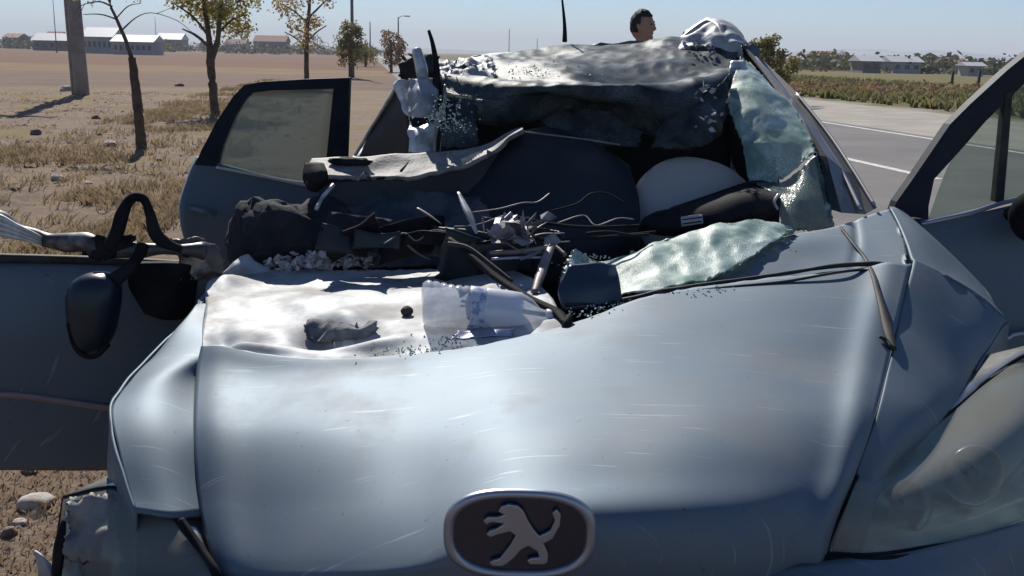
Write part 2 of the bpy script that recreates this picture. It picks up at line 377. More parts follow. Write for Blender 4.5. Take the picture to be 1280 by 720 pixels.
def hood_d(u, v, p):
    d = .002 * nz(p, 2.5, 4) + .0015 * nz(p, 7, 9)
    if v > .5: d += (v - .5) * .010 * nz((u * 6, v * 4, 0), 1, 21) * (1.4 - u)
    d -= .003 * math.exp(-((u - .30) / .05) ** 2 - ((v - .60) / .12) ** 2)
    d -= .002 * math.exp(-((u - .62) / .20) ** 2 - ((v - .52) / .05) ** 2)
    d += .010 * math.exp(-((u - .03) / .03) ** 2) * min(1, v * 2) + .013 * math.exp(-((u - .975) / .02) ** 2)
    return d
hood = sheet('hood', HOOD, paint, car, 170, 130, disp=hood_d, jag=.006, sides='t', jagf=30, thick=.006)

FOLD = [
 [(250,446,2.035),(340,456,1.995),(430,456,1.995),(530,450,2.01),(620,428,2.07),(706,412,2.12)],
 [(252,418,2.15),(340,426,2.10),(430,426,2.09),(530,416,2.13),(620,406,2.16),(706,402,2.16)],
 [(257,386,2.32),(340,390,2.32),(430,386,2.32),(530,381,2.33),(620,378,2.32),(698,388,2.24)],
 [(258,360,2.47),(340,360,2.51),(430,356,2.55),(530,353,2.55),(620,350,2.50),(684,366,2.36)],
 [(274,344,2.60),(330,336,2.68),(430,337,2.70),(530,337,2.70),(620,333,2.66),(664,347,2.48)]]
def pit(u, v, uc, vc, su, sv, a): return a * math.exp(-((u - uc) / su) ** 2 - ((v - vc) / sv) ** 2)
def fold_d(u, v, p):
    d = .0025 * nz(p, 9, 2) + .002 * ridged(p, 5, 5) * v + .0012 * ridged(p, 26, 5)
    d += pit(u, v, .05, .80, .05, .1, .020) + pit(u, v, .06, .20, .035, .12, -.022) + pit(u, v, .16, .26, .12, .05, -.016) + pit(u, v, .15, .16, .10, .05, .012)
    d += pit(u, v, .33, .30, .06, .08, -.045) + pit(u, v, .33, .48, .09, .08, .016) + pit(u, v, .42, .27, .07, .05, -.036) + pit(u, v, .41, .40, .05, .05, .020)
    d += pit(u, v, .22, .55, .25, .06, .010) + pit(u, v, .55, .62, .5, .07, .010) + pit(u, v, .50, .20, .10, .06, .012)
    return d
fold = sheet('hood_fold', FOLD, dusty, car, 110, 60, disp=fold_d, jag=.05, jagf=26, sides='t', thick=.005)  # dusty: paler paint with sun glare in its colour, plus grey dirt
sheet('dent_shade_sheet', [[tuple(on(x, y, [fold], .006)) for x, y in ((384,424),(402,432),(430,430),(458,424),(474,414))], [tuple(on(x, y, [fold], .014)) for x, y in ((380,414),(402,418),(428,420),(455,416),(472,409))], [tuple(on(x, y, [fold], .007)) for x, y in ((386,404),(406,402),(430,407),(452,408),(468,403))]], M('dent_shade_grey', (.085, .085, .09), .85, 0, col2=(.20, .20, .20), vscale=22, bump=.3), car, 34, 16, px=False, crumple=.009, cscale=20, jag=.08, thick=.004)  # dark sheet standing in for the shade inside the dent
# the torn tooth and frayed flakes along the back of the fold
sheet('torn_hood_tooth', [[(268,352,2.58),(292,350,2.58),(345,348,2.62)], [(286,334,2.61),(304,332,2.62),(342,341,2.66)], [(300,320,2.64),(311,317,2.65),(322,328,2.66)]], dusty, car, 16, 12, crumple=.006, cscale=14, thick=.006)  # same paler paint, sun glare and dirt in its colour
def shreds(name, seeds, mat, n, spread, size, parent=car, up=.6):
    rnd = random.Random(n * 13 + len(seeds)); V, Fc = [], []
    for c in seeds:
        c = at(*c)
        for k in range(n):
            p = c + Vector((rnd.gauss(0, spread[0]), rnd.gauss(0, spread[1]), rnd.gauss(0, spread[2])))
            a = Vector((rnd.uniform(-1, 1), rnd.uniform(-1, 1), rnd.uniform(-.4, 1) * up)).normalized() * size * rnd.uniform(.5, 1.6)
            b = a.cross(Vector((rnd.uniform(-1, 1), rnd.uniform(-1, 1), rnd.uniform(-1, 1)))).normalized() * size * rnd.uniform(.15, .5)
            o = len(V); V += [p - b, p + b, p + a + b * .3, p + a * .55 - b * 1.2, p + a * .5 + b * 1.6 + Vector((0, 0, .2 * size))]
            Fc += [(o, o + 1, o + 4, o + 2), (o, o + 2, o + 3)]
    ob = link(name, V, Fc, mat, parent, smooth=False, thick=.0015); ob['kind'] = 'stuff'; return ob
frayed = M('frayed_insulation', (.60, .56, .55), .9, 0, col2=(.42, .38, .37), vscale=30)
shreds('frayed_insulation', [(368,332,2.70),(385,328,2.71),(402,324,2.72),(418,318,2.73),(352,333,2.69),(445,326,2.73)], frayed, 90, (.028, .02, .010), .014)
sheet('insulation_strip', [[(375,338,2.70),(395,336,2.70),(415,336,2.70)], [(392,322,2.71),(408,320,2.72),(424,322,2.73)], [(408,312,2.73),(420,309,2.74),(433,306,2.75)]], frayed, car, 18, 12, crumple=.012, cscale=22, jag=.08, thick=.003)

# --- fenders
FR = [[(1040,690,1.575),(1060,692,1.58),(1075,697,1.60)],
      [(1072,590,1.672),(1092,596,1.69),(1108,606,1.72)],
      [(1096,518,1.812),(1140,520,1.90),(1184,516,2.00)],
      [(1115,442,2.062),(1165,452,2.15),(1218,462,2.22)],
      [(1128,380,2.27),(1190,404,2.33),(1250,410,2.40)],
      [(1141,330,2.452),(1200,365,2.46),(1260,401,2.425)],
      [(1139,322,2.49),(1198,355,2.49),(1249,390,2.445)],
      [(1130,292,2.66),(1165,305,2.68),(1212,340,2.66)],
      [(1112,258,2.88),(1128,268,2.87),(1150,288,2.84)]]
def fend_d(u, v, p): return .012 * math.sin(math.pi * u) + .006 * nz(p, 5, 3) + pit(u, v, .5, .8, .3, .06, -.006)
fr = sheet('fender', FR, paint, car, 40, 70, disp=fend_d, thick=.006)
FL = [[(170,640,1.62),(215,650,1.62),(254,645,1.648)],
      [(150,570,1.72),(200,570,1.73),(244,545,1.795)],
      [(140,508,1.85),(195,490,1.90),(246,476,1.975)],
      [(165,472,1.98),(210,455,2.02),(252,436,2.058)],
      [(212,424,2.17),(234,405,2.25),(256,390,2.31)],
      [(250,384,2.36),(258,368,2.44),(266,352,2.55)]]
fl = sheet('fender', FL, paint, car, 36, 50, disp=lambda u, v, p: .008 * math.sin(math.pi * u) + .008 * nz(p, 6, 7), thick=.006)
# outer skin below the fender crowns, down round the wheel arch
def arch(y0, r, z0=.31):
    return lambda u, v: False
def skirt(name, edge, dx, mat):
    top = [at(*e) for e in edge]; rows = []
    for k in range(5):
        f = k / 4; rows.append([Vector((p.x + dx * math.sin(f * 1.5) * .25, p.y, p.z * (1 - f) + f * (max(.30, .66 - max(0, abs(p.y - 2.16) - .16) * 1.0) if abs(p.y - 2.16) < .42 else .28))) for p in top])
    if dx < 0: rows.reverse()
    return sheet(name, [list(map(tuple, r)) for r in rows], mat, car, 40, 16, px=False, crumple=.004, thick=.005)
skirt('fender_skirt', [r[2] for r in FR[3:]], .03, paint)
skirt('fender_skirt', [r[0] for r in FL], -.05, paint)

# --- cowl panel right of the broken glass, and the rubber seal lying over it
cowl = sheet('cowl_panel', [[(815,372,2.28),(960,352,2.38),(1050,342,2.42),(1137,335,2.46)],
                     [(905,322,2.50),(985,308,2.56),(1060,302,2.62),(1132,296,2.66)],
                     [(960,302,2.62),(1000,288,2.70),(1060,276,2.78),(1112,258,2.88)]], paint, car, 50, 26, disp=lambda u, v, p: -.006 + .006 * nz(p, 6, 2) - pit(u, v, .72, .6, .02, .5, .006), thick=.005, jag=.03, sides='u')
tube('hood_seal', [(708,381,2.24),(770,377,2.27),(830,364,2.30),(900,353,2.34),(960,345,2.38),(1040,333,2.42),(1090,330,2.44),(1128,331,2.455)], [.004,.005,.006,.005,.005,.006,.006,.003], rubber, car, px=True, n=7, samples=60, wob=.5)
tube('loose_wire', [(820,370,2.28),(900,360,2.31),(980,352,2.34),(1050,340,2.38),(1085,338,2.41),(1132,345,2.43)], .0035, rubber, car, px=True, n=6, samples=50)
SK = [hood, cowl, fr]
tube('dark_strip', [on(x, y, SK, .006) for x, y in ((1050,286),(1064,304),(1080,324),(1090,345),(1097,370),(1103,392),(1109,415),(1116,440))], [.004,.005,.005,.006,.007,.009,.011,.007], rubber, car, n=8, samples=50, flat=.5)  # dark strip laid along the bonnet and cowl
tube('dark_strip', [on(x, y, SK, .006) for x, y in ((1098,424),(1106,428),(1113,437))], [.003,.005,.005], rubber, car, n=6, samples=12)

# --- nose badge: oval ring with a walking lion
bc = at(650, 668, 1.366); m_px = 1.366 / F
bx_, bz_ = Vector((1, 0, 0)), Vector((0, -.10, .995))
def bp(dx, dy, d=0): return bc + bx_ * (dx * m_px) - bz_ * (dy * m_px * .985) - Vector((0, d, 0))
badge_back = M('badge_backing', (.008, .016, .036), .25, 0, coat=.5)
_se = lambda a: Vector([math.copysign(abs(q) ** (2 / 2.7), q) for q in (math.cos(a * math.pi / 24), math.sin(a * math.pi / 24))])
eb = link('emblem', *prism_geo([bp(95 * _se(a).x, 62 * _se(a).y) for a in range(48)][::-1], Vector((0, .012, 0))), badge_back, car, smooth=False)
se = lambda a, p=2.7: Vector((math.copysign(abs(math.cos(a)) ** (2 / p), math.cos(a)), math.copysign(abs(math.sin(a)) ** (2 / p), math.sin(a))))
rv, rf = [], []
for i in range(64):
    a = 2 * math.pi * i / 64; c = se(a)
    for (k, d) in ((-8, 0), (-5, .005), (0, .008), (5, .005), (8, 0)): rv.append(bp((96 + k) * c.x, (63 + k) * c.y, d))
    for k in range(4):
        q = i * 5 + k; w = ((i + 1) % 64) * 5 + k; rf.append((q, w, w + 1, q + 1))
link('ring', rv, rf, dullsil, eb, thick=.002)
LION = [(-24,47),(-37,47),(-41,41),(-34,37),(-27,35),(-14,15),(-6,-2),(-14,-8),(-30,-3),(-40,2),(-46,-3),(-41,-9),(-32,-12),(-22,-20),(-38,-22),(-46,-18),(-50,-24),(-44,-30),(-30,-30),(-22,-34),(-30,-38),(-27,-46),(-16,-50),(-4,-48),(4,-40),(10,-26),(18,-12),(26,-2),(40,-10),(46,-26),(42,-38),(48,-44),(54,-36),(53,-18),(44,2),(32,10),(36,18),(39,28),(38,40),(32,43),(14,43),(10,37),(16,33),(27,32),(24,22),(12,14),(2,20),(-8,34),(-18,44)]
lion = link('lion', *prism_geo([bp(x, y, .002) for x, y in LION], Vector((0, -.007, 0))), dullsil, eb, smooth=False); bv = lion.modifiers.new('soft_edge', 'BEVEL'); bv.width = .0016; bv.segments = 2; bv.limit_method = 'ANGLE'

# --- bumper, grille mouth under the nose
sheet('bumper', [[(-20,1000,1.75),(200,1030,1.46),(420,1040,1.34),(650,1045,1.31),(880,1035,1.36),(1150,1000,1.56),(1330,960,1.95)],
                 [(-10,880,1.72),(200,900,1.44),(420,910,1.33),(650,915,1.30),(880,905,1.34),(1150,870,1.54),(1330,820,1.94)],
                 [(20,790,1.70),(200,800,1.44),(420,806,1.36),(650,808,1.34),(880,800,1.37),(1150,755,1.54),(1330,690,1.94)],
                 [(40,722,1.68),(160,728,1.52),(300,736,1.47),(650,770,1.39),(1000,706,1.53),(1150,686,1.62),(1330,640,1.96)]], paint, car, 70, 30, crumple=.006, cscale=5, thick=.006,
      hole=lambda u, v: .30 < u < .70 and .48 < v < .80)
gg = []
for z in (.50, .535, .57): gg.append(tube_geo([Vector((-.28, 1.46, z)), Vector((.02, 1.40, z)), Vector((.32, 1.46, z))], .007, n=6, samples=12, flat=.6))
for gv_, gf_ in gg: link('grille_bar', gv_, gf_, black, car)

# --- headlights
def headlight(outline, centre, dn, bowls, label=None, trim=None, shell=None):
    pts = [at(*p) for p in outline]; n = len(pts); c = at(*centre)
    back = [p + Vector((0, .15, 0)) + (c - p) * .22 for p in pts]
    hb = link('headlight', back + pts + [c + Vector((0, .19, 0))], [(i, (i + 1) % n, n + (i + 1) % n, n + i) for i in range(n)] + [((i + 1) % n, i, 2 * n) for i in range(n)], refl, car, thick=.003)
    if label: hb['label'] = label
    V, Fc = [], []; K = 8
    for k in range(K):
        f = k / K
        for p in pts: V.append(p.lerp(c, f) + Vector((0, -dn * (1 - (1 - f) ** 2), dn * .3 * f)))
    V.append(c + Vector((0, -dn, dn * .3)))
    for k in range(K - 1):
        for i in range(n):
            a = k * n + i; b = k * n + (i + 1) % n; Fc.append((a, b, b + n, a + n))
    for i in range(n): Fc.append(((K - 1) * n + i, (K - 1) * n + (i + 1) % n, K * n))
    if shell: sheet('lens', shell, lensm, hb, 40, 24, thick=.004)
    else: link('lens', V, Fc, lensm, hb, thick=.003)
    for (b, r) in bowls:
        o = at(*b); prof = [(0, r), (-.01, r), (.02, r * .86), (.05, r * .6), (.07, r * .25), (.072, .002)]
        v, f = lathe_geo(prof, o, (0, 1, -.12), 28); link('reflector', v, f[:-2], refl, hb, thick=.002)
        v, f = blob_geo(o + Vector((0, .03, 0)), (r * .22, .03, r * .22), 1, .0); link('bulb', v, f, alloy, hb)
    tube('lens_rim', [tuple(q) for q in outline] + [tuple(outline[0])], .0045, black, hb, px=True, n=6, samples=90)
    if trim:
        tube('lens_trim', trim, .007, black, hb, px=True, n=7, samples=40)
    return hb
headlight([(1032,692,1.565),(1052,640,1.60),(1074,592,1.68),(1122,556,1.86),(1182,520,2.00),(1230,478,2.14),(1290,440,2.20),(1370,420,2.28),(1390,500,2.22),(1378,575,2.12),(1330,630,1.99),(1240,668,1.78),(1150,686,1.64),(1090,694,1.58)],
          (1215,585,1.90), .06, [((1128,634,1.72), .050), ((1218,594,1.88), .060)],
          shell=[[(1034,694,1.565),(1090,696,1.58),(1150,688,1.64),(1240,670,1.78),(1330,632,1.99),(1384,572,2.12)], [(1050,655,1.57),(1105,655,1.60),(1170,640,1.68),(1255,610,1.82),(1335,570,2.02),(1388,520,2.16)], [(1066,615,1.62),(1118,610,1.67),(1180,580,1.78),(1260,535,1.93),(1335,490,2.10),(1386,465,2.22)], [(1076,590,1.68),(1122,558,1.83),(1182,522,1.98),(1232,480,2.12),(1290,442,2.20),(1372,420,2.28)]],
          trim=[(1030,698,1.555),(1090,700,1.57),(1150,692,1.63),(1240,674,1.77),(1330,636,1.98),(1385,580,2.11)])
headlight([(80,622,1.74),(140,610,1.72),(200,632,1.66),(240,676,1.58),(268,720,1.53),(262,760,1.51),(180,770,1.52),(100,760,1.62),(72,710,1.70)],
          (165,690,1.62), .03, [((140,705,1.70), .055)], label='smashed dust-caked headlight with a hole',
          trim=[(226,650,1.60),(248,682,1.565),(268,712,1.53),(274,735,1.52)])
sheet('broken_lens_piece', [[(82,700,1.655),(105,706,1.63),(160,704,1.60)], [(80,660,1.665),(112,664,1.65),(150,668,1.64)], [(88,622,1.70),(115,618,1.70),(150,618,1.71)]], dashtop, car, 20, 16, crumple=.014, cscale=16, jag=.12, thick=.004)
sheet('broken_bumper_corner', [[(46,735,1.66),(60,735,1.65),(76,735,1.66)], [(46,712,1.66),(60,716,1.65),(72,722,1.66)], [(44,688,1.67),(52,694,1.66),(64,704,1.66)]], inner, car, 12, 10, crumple=.008, thick=.004)
tube('broken_trim', [(71,720,1.65),(74,690,1.66),(77,665,1.67),(80,650,1.68)], [.010,.012,.008,.004], black, car, px=True, n=7, samples=16, flat=.6)

# --- dark block under the bonnet, firewall, floor, far side
box('engine', (.05, 2.12, .44), (1.0, .95, .38), black, car, bev=.05)
box('firewall', (.12, 2.80, .56), (1.62, .08, .62), black, car, bev=.02)
box('floor_pan', (.12, 4.15, .25), (1.62, 2.75, .08), black, car, bev=.02)
for x in (-.70, .94): box('sill', (x, 3.75, .29), (.10, 1.85, .14), paint, car, bev=.03)
def wheel(x, y, sx):
    t_ = link('wheel', *lathe_geo([(-.09, .20), (-.095, .26), (-.085, .295), (-.05, .31), (.05, .31), (.085, .295), (.095, .26), (.09, .20)], (x, y, .31), (1, 0, 0), 40), tyre, car)
    link('rim', *lathe_geo([(.02, .10), (.06, .12), (.085, .205), (.06, .19), (.03, .06), (.05, .03)], (x, y, .31), (sx, 0, 0), 40), alloy, t_)
wheel(.80, 2.17, 1); wheel(-.52, 2.16, -1); wheel(.86, 4.85, 1); wheel(-.62, 4.85, -1)

# --- passenger front door (left of picture), thrown wide open
def dfl(px_, py_, Y): return (px_, py_, Y)
d1 = sheet('door', [[(-330,590,2.36),(-150,588,2.42),(20,588,2.50),(150,588,2.58),(262,592,2.66)],
                    [(-330,505,2.32),(-150,502,2.385),(20,498,2.465),(150,505,2.545),(262,512,2.63)],
                    [(-330,420,2.31),(-150,416,2.37),(20,412,2.45),(150,414,2.53),(262,418,2.62)],
                    [(-330,350,2.33),(-150,345,2.39),(20,345,2.47),(150,350,2.55),(262,352,2.63)],
                    [(-330,318,2.37),(-150,318,2.43),(20,322,2.51),(150,326,2.59),(262,332,2.66)]], paint, car, 60, 40, disp=lambda u, v, p: .010 * nz(p, 2.2, 3) + .004 * nz(p, 6, 4), thick=.055)
d1['label'] = 'front passenger door thrown wide open, its window frame torn off'
tube('moulding', [(-330,500,2.305),(-150,498,2.37),(0,493,2.45),(70,500,2.49),(140,510,2.53),(262,520,2.615)], .008, M('pinkish_moulding', (.26, .19, .19), .4, .2), d1, px=True, n=7, samples=40, flat=1.2)
tube('window_seal', [(-330,319,2.36),(-150,319,2.42),(20,323,2.50),(150,327,2.58),(262,333,2.65)], .012, rubber, d1, px=True, n=8, samples=40)
# bent tubes of its window frame
tube('window_frame', [(-60,258,2.44),(0,276,2.46),(30,291,2.47),(60,301,2.48),(100,303,2.47),(140,312,2.46),(200,312,2.46),(255,314,2.52)], [.016,.018,.017,.018,.024,.024,.014,.022], M('bent_frame', (.06, .058, .058), .45, .3, col2=(.30, .29, .28), vscale=14, vlo=.5, vhi=.68), d1, px=True, n=9, samples=60, wob=.5)
fw = M('scraped_white_metal', (.62, .62, .60), .4, .4, col2=(.3, .29, .28), vscale=16)
for k in range(4):
    tube('frame_sliver', [(-50, 262 + 9 * k, 2.43), (-5, 270 + 7 * k, 2.445), (25, 284 + 4.5 * k, 2.45), (52, 297 + 3 * k, 2.455)], [.005, .007, .006, .003], fw, d1, px=True, n=6, samples=24, wob=.4, seed=k)
tube('frame_loop', [(138,312,2.45),(147,286,2.45),(155,262,2.45),(166,247,2.45),(180,249,2.45),(188,268,2.45),(194,292,2.45),(210,306,2.46),(236,316,2.50)], [.020,.017,.014,.012,.012,.013,.015,.013,.016], black, d1, px=True, n=9, samples=60, wob=.35)
sheet('torn_frame_plate', [[(100,318,2.45),(125,326,2.45),(160,318,2.45)], [(96,306,2.455),(130,308,2.44),(168,304,2.45)], [(110,296,2.46),(140,294,2.45),(170,292,2.46)]], black, d1, 18, 10, crumple=.014, cscale=18, jag=.12, thick=.006)
sheet('torn_corner_plate', [[(222,352,2.52),(250,352,2.54),(282,350,2.58)], [(220,318,2.52),(250,318,2.53),(278,322,2.58)], [(212,300,2.52),(246,296,2.53),(266,306,2.57)]], M('torn_corner', (.10, .09, .085), .5, .2, col2=(.38, .36, .33), vscale=9, vlo=.52, vhi=.62), d1, 22, 18, crumple=.016, cscale=14, jag=.08, thick=.006)
# mirror hanging off its mount
mpts = [(82,362),(92,347),(112,340),(134,342),(146,352),(147,375),(142,405),(136,430),(122,445),(104,446),(92,432),(85,405)]
mc = [at(x, y, 2.36) for x, y in mpts]; cen = sum(mc, Vector()) / len(mc); V, Fc = [], []
for k, (s_, dy) in enumerate(((.86, -.035), (1, -.012), (1, .03), (.93, .055))):
    for p in mc: V.append(cen + (p - cen) * s_ + Vector((0, dy, 0)))
n_ = len(mc)
for k in range(3):
    for i in range(n_): Fc.append((k * n_ + i, k * n_ + (i + 1) % n_, (k + 1) * n_ + (i + 1) % n_, (k + 1) * n_ + i))
V.append(cen + Vector((0, -.05, 0))); Fc += [((i + 1) % n_, i, 4 * n_) for i in range(n_)]
V.append(cen + Vector((0, .05, 0))); Fc += [(3 * n_ + i, 3 * n_ + (i + 1) % n_, 4 * n_ + 1) for i in range(n_)]
mir = link('side_mirror', V, Fc, M('navy_mirror_shell', (.012, .022, .04), .35, 0, col2=(.02, .026, .036), vscale=6, spec=.4), d1, sub=1)
tube('mirror_arm', [(140,352,2.37),(158,338,2.40),(172,322,2.43),(180,306,2.45)], [.020,.016,.013,.018], black, mir, px=True, n=8, samples=16)
tube('mirror_rim', [(86,404,2.33),(93,432,2.33),(106,445,2.33),(122,444,2.33),(136,430,2.335)], .006, black, mir, px=True, n=6, samples=24)
sheet('mirror_mount', [[(180,392,2.50),(210,400,2.52),(240,398,2.56)], [(160,355,2.48),(205,360,2.50),(246,362,2.55)], [(170,330,2.47),(210,330,2.49),(250,332,2.54)]], black, d1, 18, 14, crumple=.006, thick=.02)

# --- rear passenger door, swung open behind it
A = lambda x, y: at(x, y, 3.92 + (437 - x) * -.0012)
outer_ = [(437,97),(380,99),(330,102),(306,106),(292,120),(272,150),(252,188),(236,222),(228,252),(230,285),(240,320),(262,365),(300,395),(440,398),(436,300),(432,190)]
inner_ = [(418,110),(380,111),(345,112),(318,114),(308,120),(296,140),(284,165),(275,188),(271,206),(300,213),(340,221),(384,231),(404,232),(408,205),(412,170),(415,140)]
def ring_plate(o_, i_, d):
    n = len(o_); vs = o_ + i_ + [p + d for p in o_] + [p + d for p in i_]; fs = []
    for k in range(n):
        q = (k + 1) % n
        fs += [(k, q, n + q, n + k), (2 * n + q, 2 * n + k, 3 * n + k, 3 * n + q), (q, k, 2 * n + k, 2 * n + q), (n + k, n + q, 3 * n + q, 3 * n + k)]
    return vs, fs
def resample(loop, n):
    L = loop + [loop[0]]; ds = [0]
    for a, b in zip(L, L[1:]): ds.append(ds[-1] + (b - a).length)
    out = []
    for k in range(n):
        t_ = ds[-1] * k / n; i = max(j for j in range(len(ds)) if ds[j] <= t_ + 1e-9); i = min(i, len(L) - 2)
        out.append(L[i].lerp(L[i + 1], (t_ - ds[i]) / max(ds[i + 1] - ds[i], 1e-9)))
    return out
op = [A(*p) for p in outer_]; ip = [A(*p) for p in inner_]
up_o = [A(*p) for p in outer_[:8]] + [A(230, 238)] + [A(300, 246), A(400, 262), A(434, 262)] + [A(432,190)]
d2 = sheet('door', [[tuple(A(x, y)) for x, y in ((290,398),(330,400),(390,402),(440,404))], [tuple(A(x, y)) for x, y in ((238,318),(300,322),(380,326),(438,330))],
                    [tuple(A(x, y) + Vector((0, -.02, 0))) for x, y in ((228,262),(290,270),(370,280),(435,285))], [tuple(A(x, y)) for x, y in ((236,222),(300,230),(365,242),(433,247))], [tuple(A(x, y)) for x, y in ((248,197),(300,212),(365,227),(432,232))]], paint, car, 40, 30, px=False, disp=lambda u, v, p: .004 * nz(p, 4, 6), thick=.05)
d2['label'] = 'rear passenger door standing open, dusty window unbroken'
fr_v = []
def band(name, o_, i_, mat, parent, d=.05, lift=-.004):
    n = len(o_); vs = []
    for p in o_: vs.append(at(*p) + Vector((0, lift, 0)))
    for p in i_: vs.append(at(*p) + Vector((0, lift, 0)))
    m = len(vs); vs += [v + Vector((0, d, 0)) for v in vs]; fs = []
    for k in range(n - 1):
        fs += [(k, k + 1, n + k + 1, n + k), (m + k + 1, m + k, m + n + k, m + n + k + 1), (k + 1, k, m + k, m + k + 1), (n + k, n + k + 1, m + n + k + 1, m + n + k)]
    fs += [(0, n, m + n, m), (n - 1, m + n - 1, m + 2 * n - 1, 2 * n - 1)]
    return link(name, vs, fs, mat, parent, smooth=False)
yy = lambda x: 3.92 + (437 - x) * -.0012
band('window_frame', [(x, y, yy(x)) for x, y in ((432,236),(434,180),(437,97),(380,99),(330,102),(306,106),(292,120),(272,150),(252,188),(244,206))],
     [(x, y, yy(x)) for x, y in ((404,233),(409,190),(417,111),(380,112),(340,113),(314,116),(306,124),(292,146),(277,182),(271,208))], framem, d2)
sheet('window_pane', [[(270,208,yy(270)+.02),(300,215,yy(300)+.02),(345,224,yy(345)+.02),(405,236,yy(405)+.02)], [(290,155,yy(290)+.02),(320,160,yy(320)+.02),(360,164,yy(360)+.02),(411,170,yy(411)+.02)], [(308,116,yy(308)+.02),(340,113,yy(340)+.02),(380,111,yy(380)+.02),(418,110,yy(418)+.02)]], dustglass, d2, 12, 10, thick=.004)
tube('window_sill', [(270,209,3.70),(300,215,3.735),(345,224,3.79),(388,233,3.84)], .005, M('pale_sill_strip', (.5, .5, .48), .4, .3), d2, px=True, n=6, samples=20)
tube('handle', [(237,259,3.66),(248,262,3.645),(258,264,3.65),(270,267,3.68)], [.007,.010,.010,.007], paint, d2, px=True, n=8, samples=16)

# --- driver door (right of picture), open
d3 = sheet('door', [[(1128,552,2.88),(1240,552,2.92),(1400,556,2.97),(1560,560,3.02)],
                    [(1126,430,2.84),(1240,420,2.88),(1400,415,2.93),(1560,412,2.98)],
                    [(1120,330,2.86),(1240,318,2.90),(1400,305,2.95),(1560,300,3.0)],
                    [(1118,272,2.90),(1175,276,2.92),(1259,253,2.95),(1400,228,3.0),(1560,215,3.04)][:1] + [(1200,270,2.93),(1380,232,2.99),(1560,215,3.04)]], paint, car, 50, 36, disp=lambda u, v, p: .006 * nz(p, 3, 6), thick=.055)
d3['label'] = 'driver door standing open beside the fender, window glass whole'
band('window_frame', [(1114,268,2.88),(1120,252,2.88),(1140,224,2.89),(1187,155,2.91),(1212,130,2.92),(1259,87,2.94),(1300,54,2.96),(1360,30,2.98),(1480,24,3.02),(1556,60,3.03),(1572,140,3.035),(1578,218,3.04)],
     [(1160,274,2.88),(1160,258,2.88),(1167,224,2.89),(1205,182,2.91),(1230,153,2.92),(1262,121,2.94),(1300,86,2.96),(1362,58,2.98),(1480,52,3.02),(1530,80,3.03),(1546,145,3.035),(1552,220,3.04)], framem, d3, d=.045)
band('quarter_bar', [(1243,252,2.935),(1250,180,2.935),(1256,118,2.935)], [(1254,252,2.935),(1260,180,2.935),(1265,113,2.935)], rubber, d3, d=.03)
sheet('window_pane', [[(1160,276,2.91),(1259,252,2.95),(1400,226,3.0),(1556,212,3.05)], [(1190,200,2.915),(1265,175,2.95),(1400,135,3.0),(1548,130,3.05)], [(1228,152,2.92),(1280,104,2.95),(1362,56,3.0),(1530,60,3.04)]], glassmat('tinted_door_glass', (.10, .14, .12), .74, rough=.03), d3, 12, 10, thick=.004)
tube('window_seal', [(1150,280,2.89),(1175,275,2.90),(1215,266,2.92),(1259,252,2.93),(1340,236,2.96),(1500,214,3.01)], .007, dullsil, d3, px=True, n=6, samples=30)
v, f = blob_geo(at(1304, 270, 2.82), (.09, .06, .075), 4, .06, 2); mr_ = link('side_mirror', v, f, black, d3)
tube('mirror_arm', [(1262,268,2.90),(1274,264,2.86),(1292,266,2.83)], [.02,.02,.025], black, mr_, px=True, n=8, samples=8)
tube('moulding', [(1200,440,2.84),(1255,424,2.85),(1300,415,2.87),(1560,408,2.94)], .008, dullsil, d3, px=True, n=6, samples=20)

# --- driver side pillar with its seals
band_p = lambda n, l, r, mat, d, lift=0: band(n, l, r, mat, car, d, lift)
PI_ = [(1039,262,2.82),(1024,195,2.98),(999,152,3.15),(970,112,3.35),(930,61,3.62)]
P1_ = [(1052,266,2.82),(1033,195,2.98),(1005,150,3.15),(975,111,3.35),(935,62,3.62)]
P2_ = [(1082,268,2.84),(1058,215,2.99),(1027,168,3.16),(990,122,3.36),(944,70,3.63)]
P3_ = [(1097,260,2.87),(1071,216,3.01),(1039,169,3.18),(999,118,3.38),(955,76,3.65)]
band_p('pillar_seal', PI_, P1_, rubber, .06)
pil = band_p('pillar', P1_, P2_, M('pillar_paint', (.20, .19, .19), .4, .5, col2=(.27, .25, .24), vscale=14, bump=.1), .10)
band_p('door_frame_seal', P2_, P3_, M('seal_grey', (.10, .095, .09), .6, 0), .08, lift=.004)
tube('pillar_beading', [(1076,262,2.835),(1052,214,2.985),(1022,168,3.15),(986,123,3.35),(944,72,3.62)], .006, M('pale_beading', (.45, .43, .42), .35, .5), car, px=True, n=6, samples=40)
tube('pillar_beading', [(1093,256,2.855),(1066,212,3.0),(1035,166,3.17),(996,117,3.37)], .005, M('pale_beading_edge', (.40, .38, .36), .4, .5), car, px=True, n=6, samples=40)

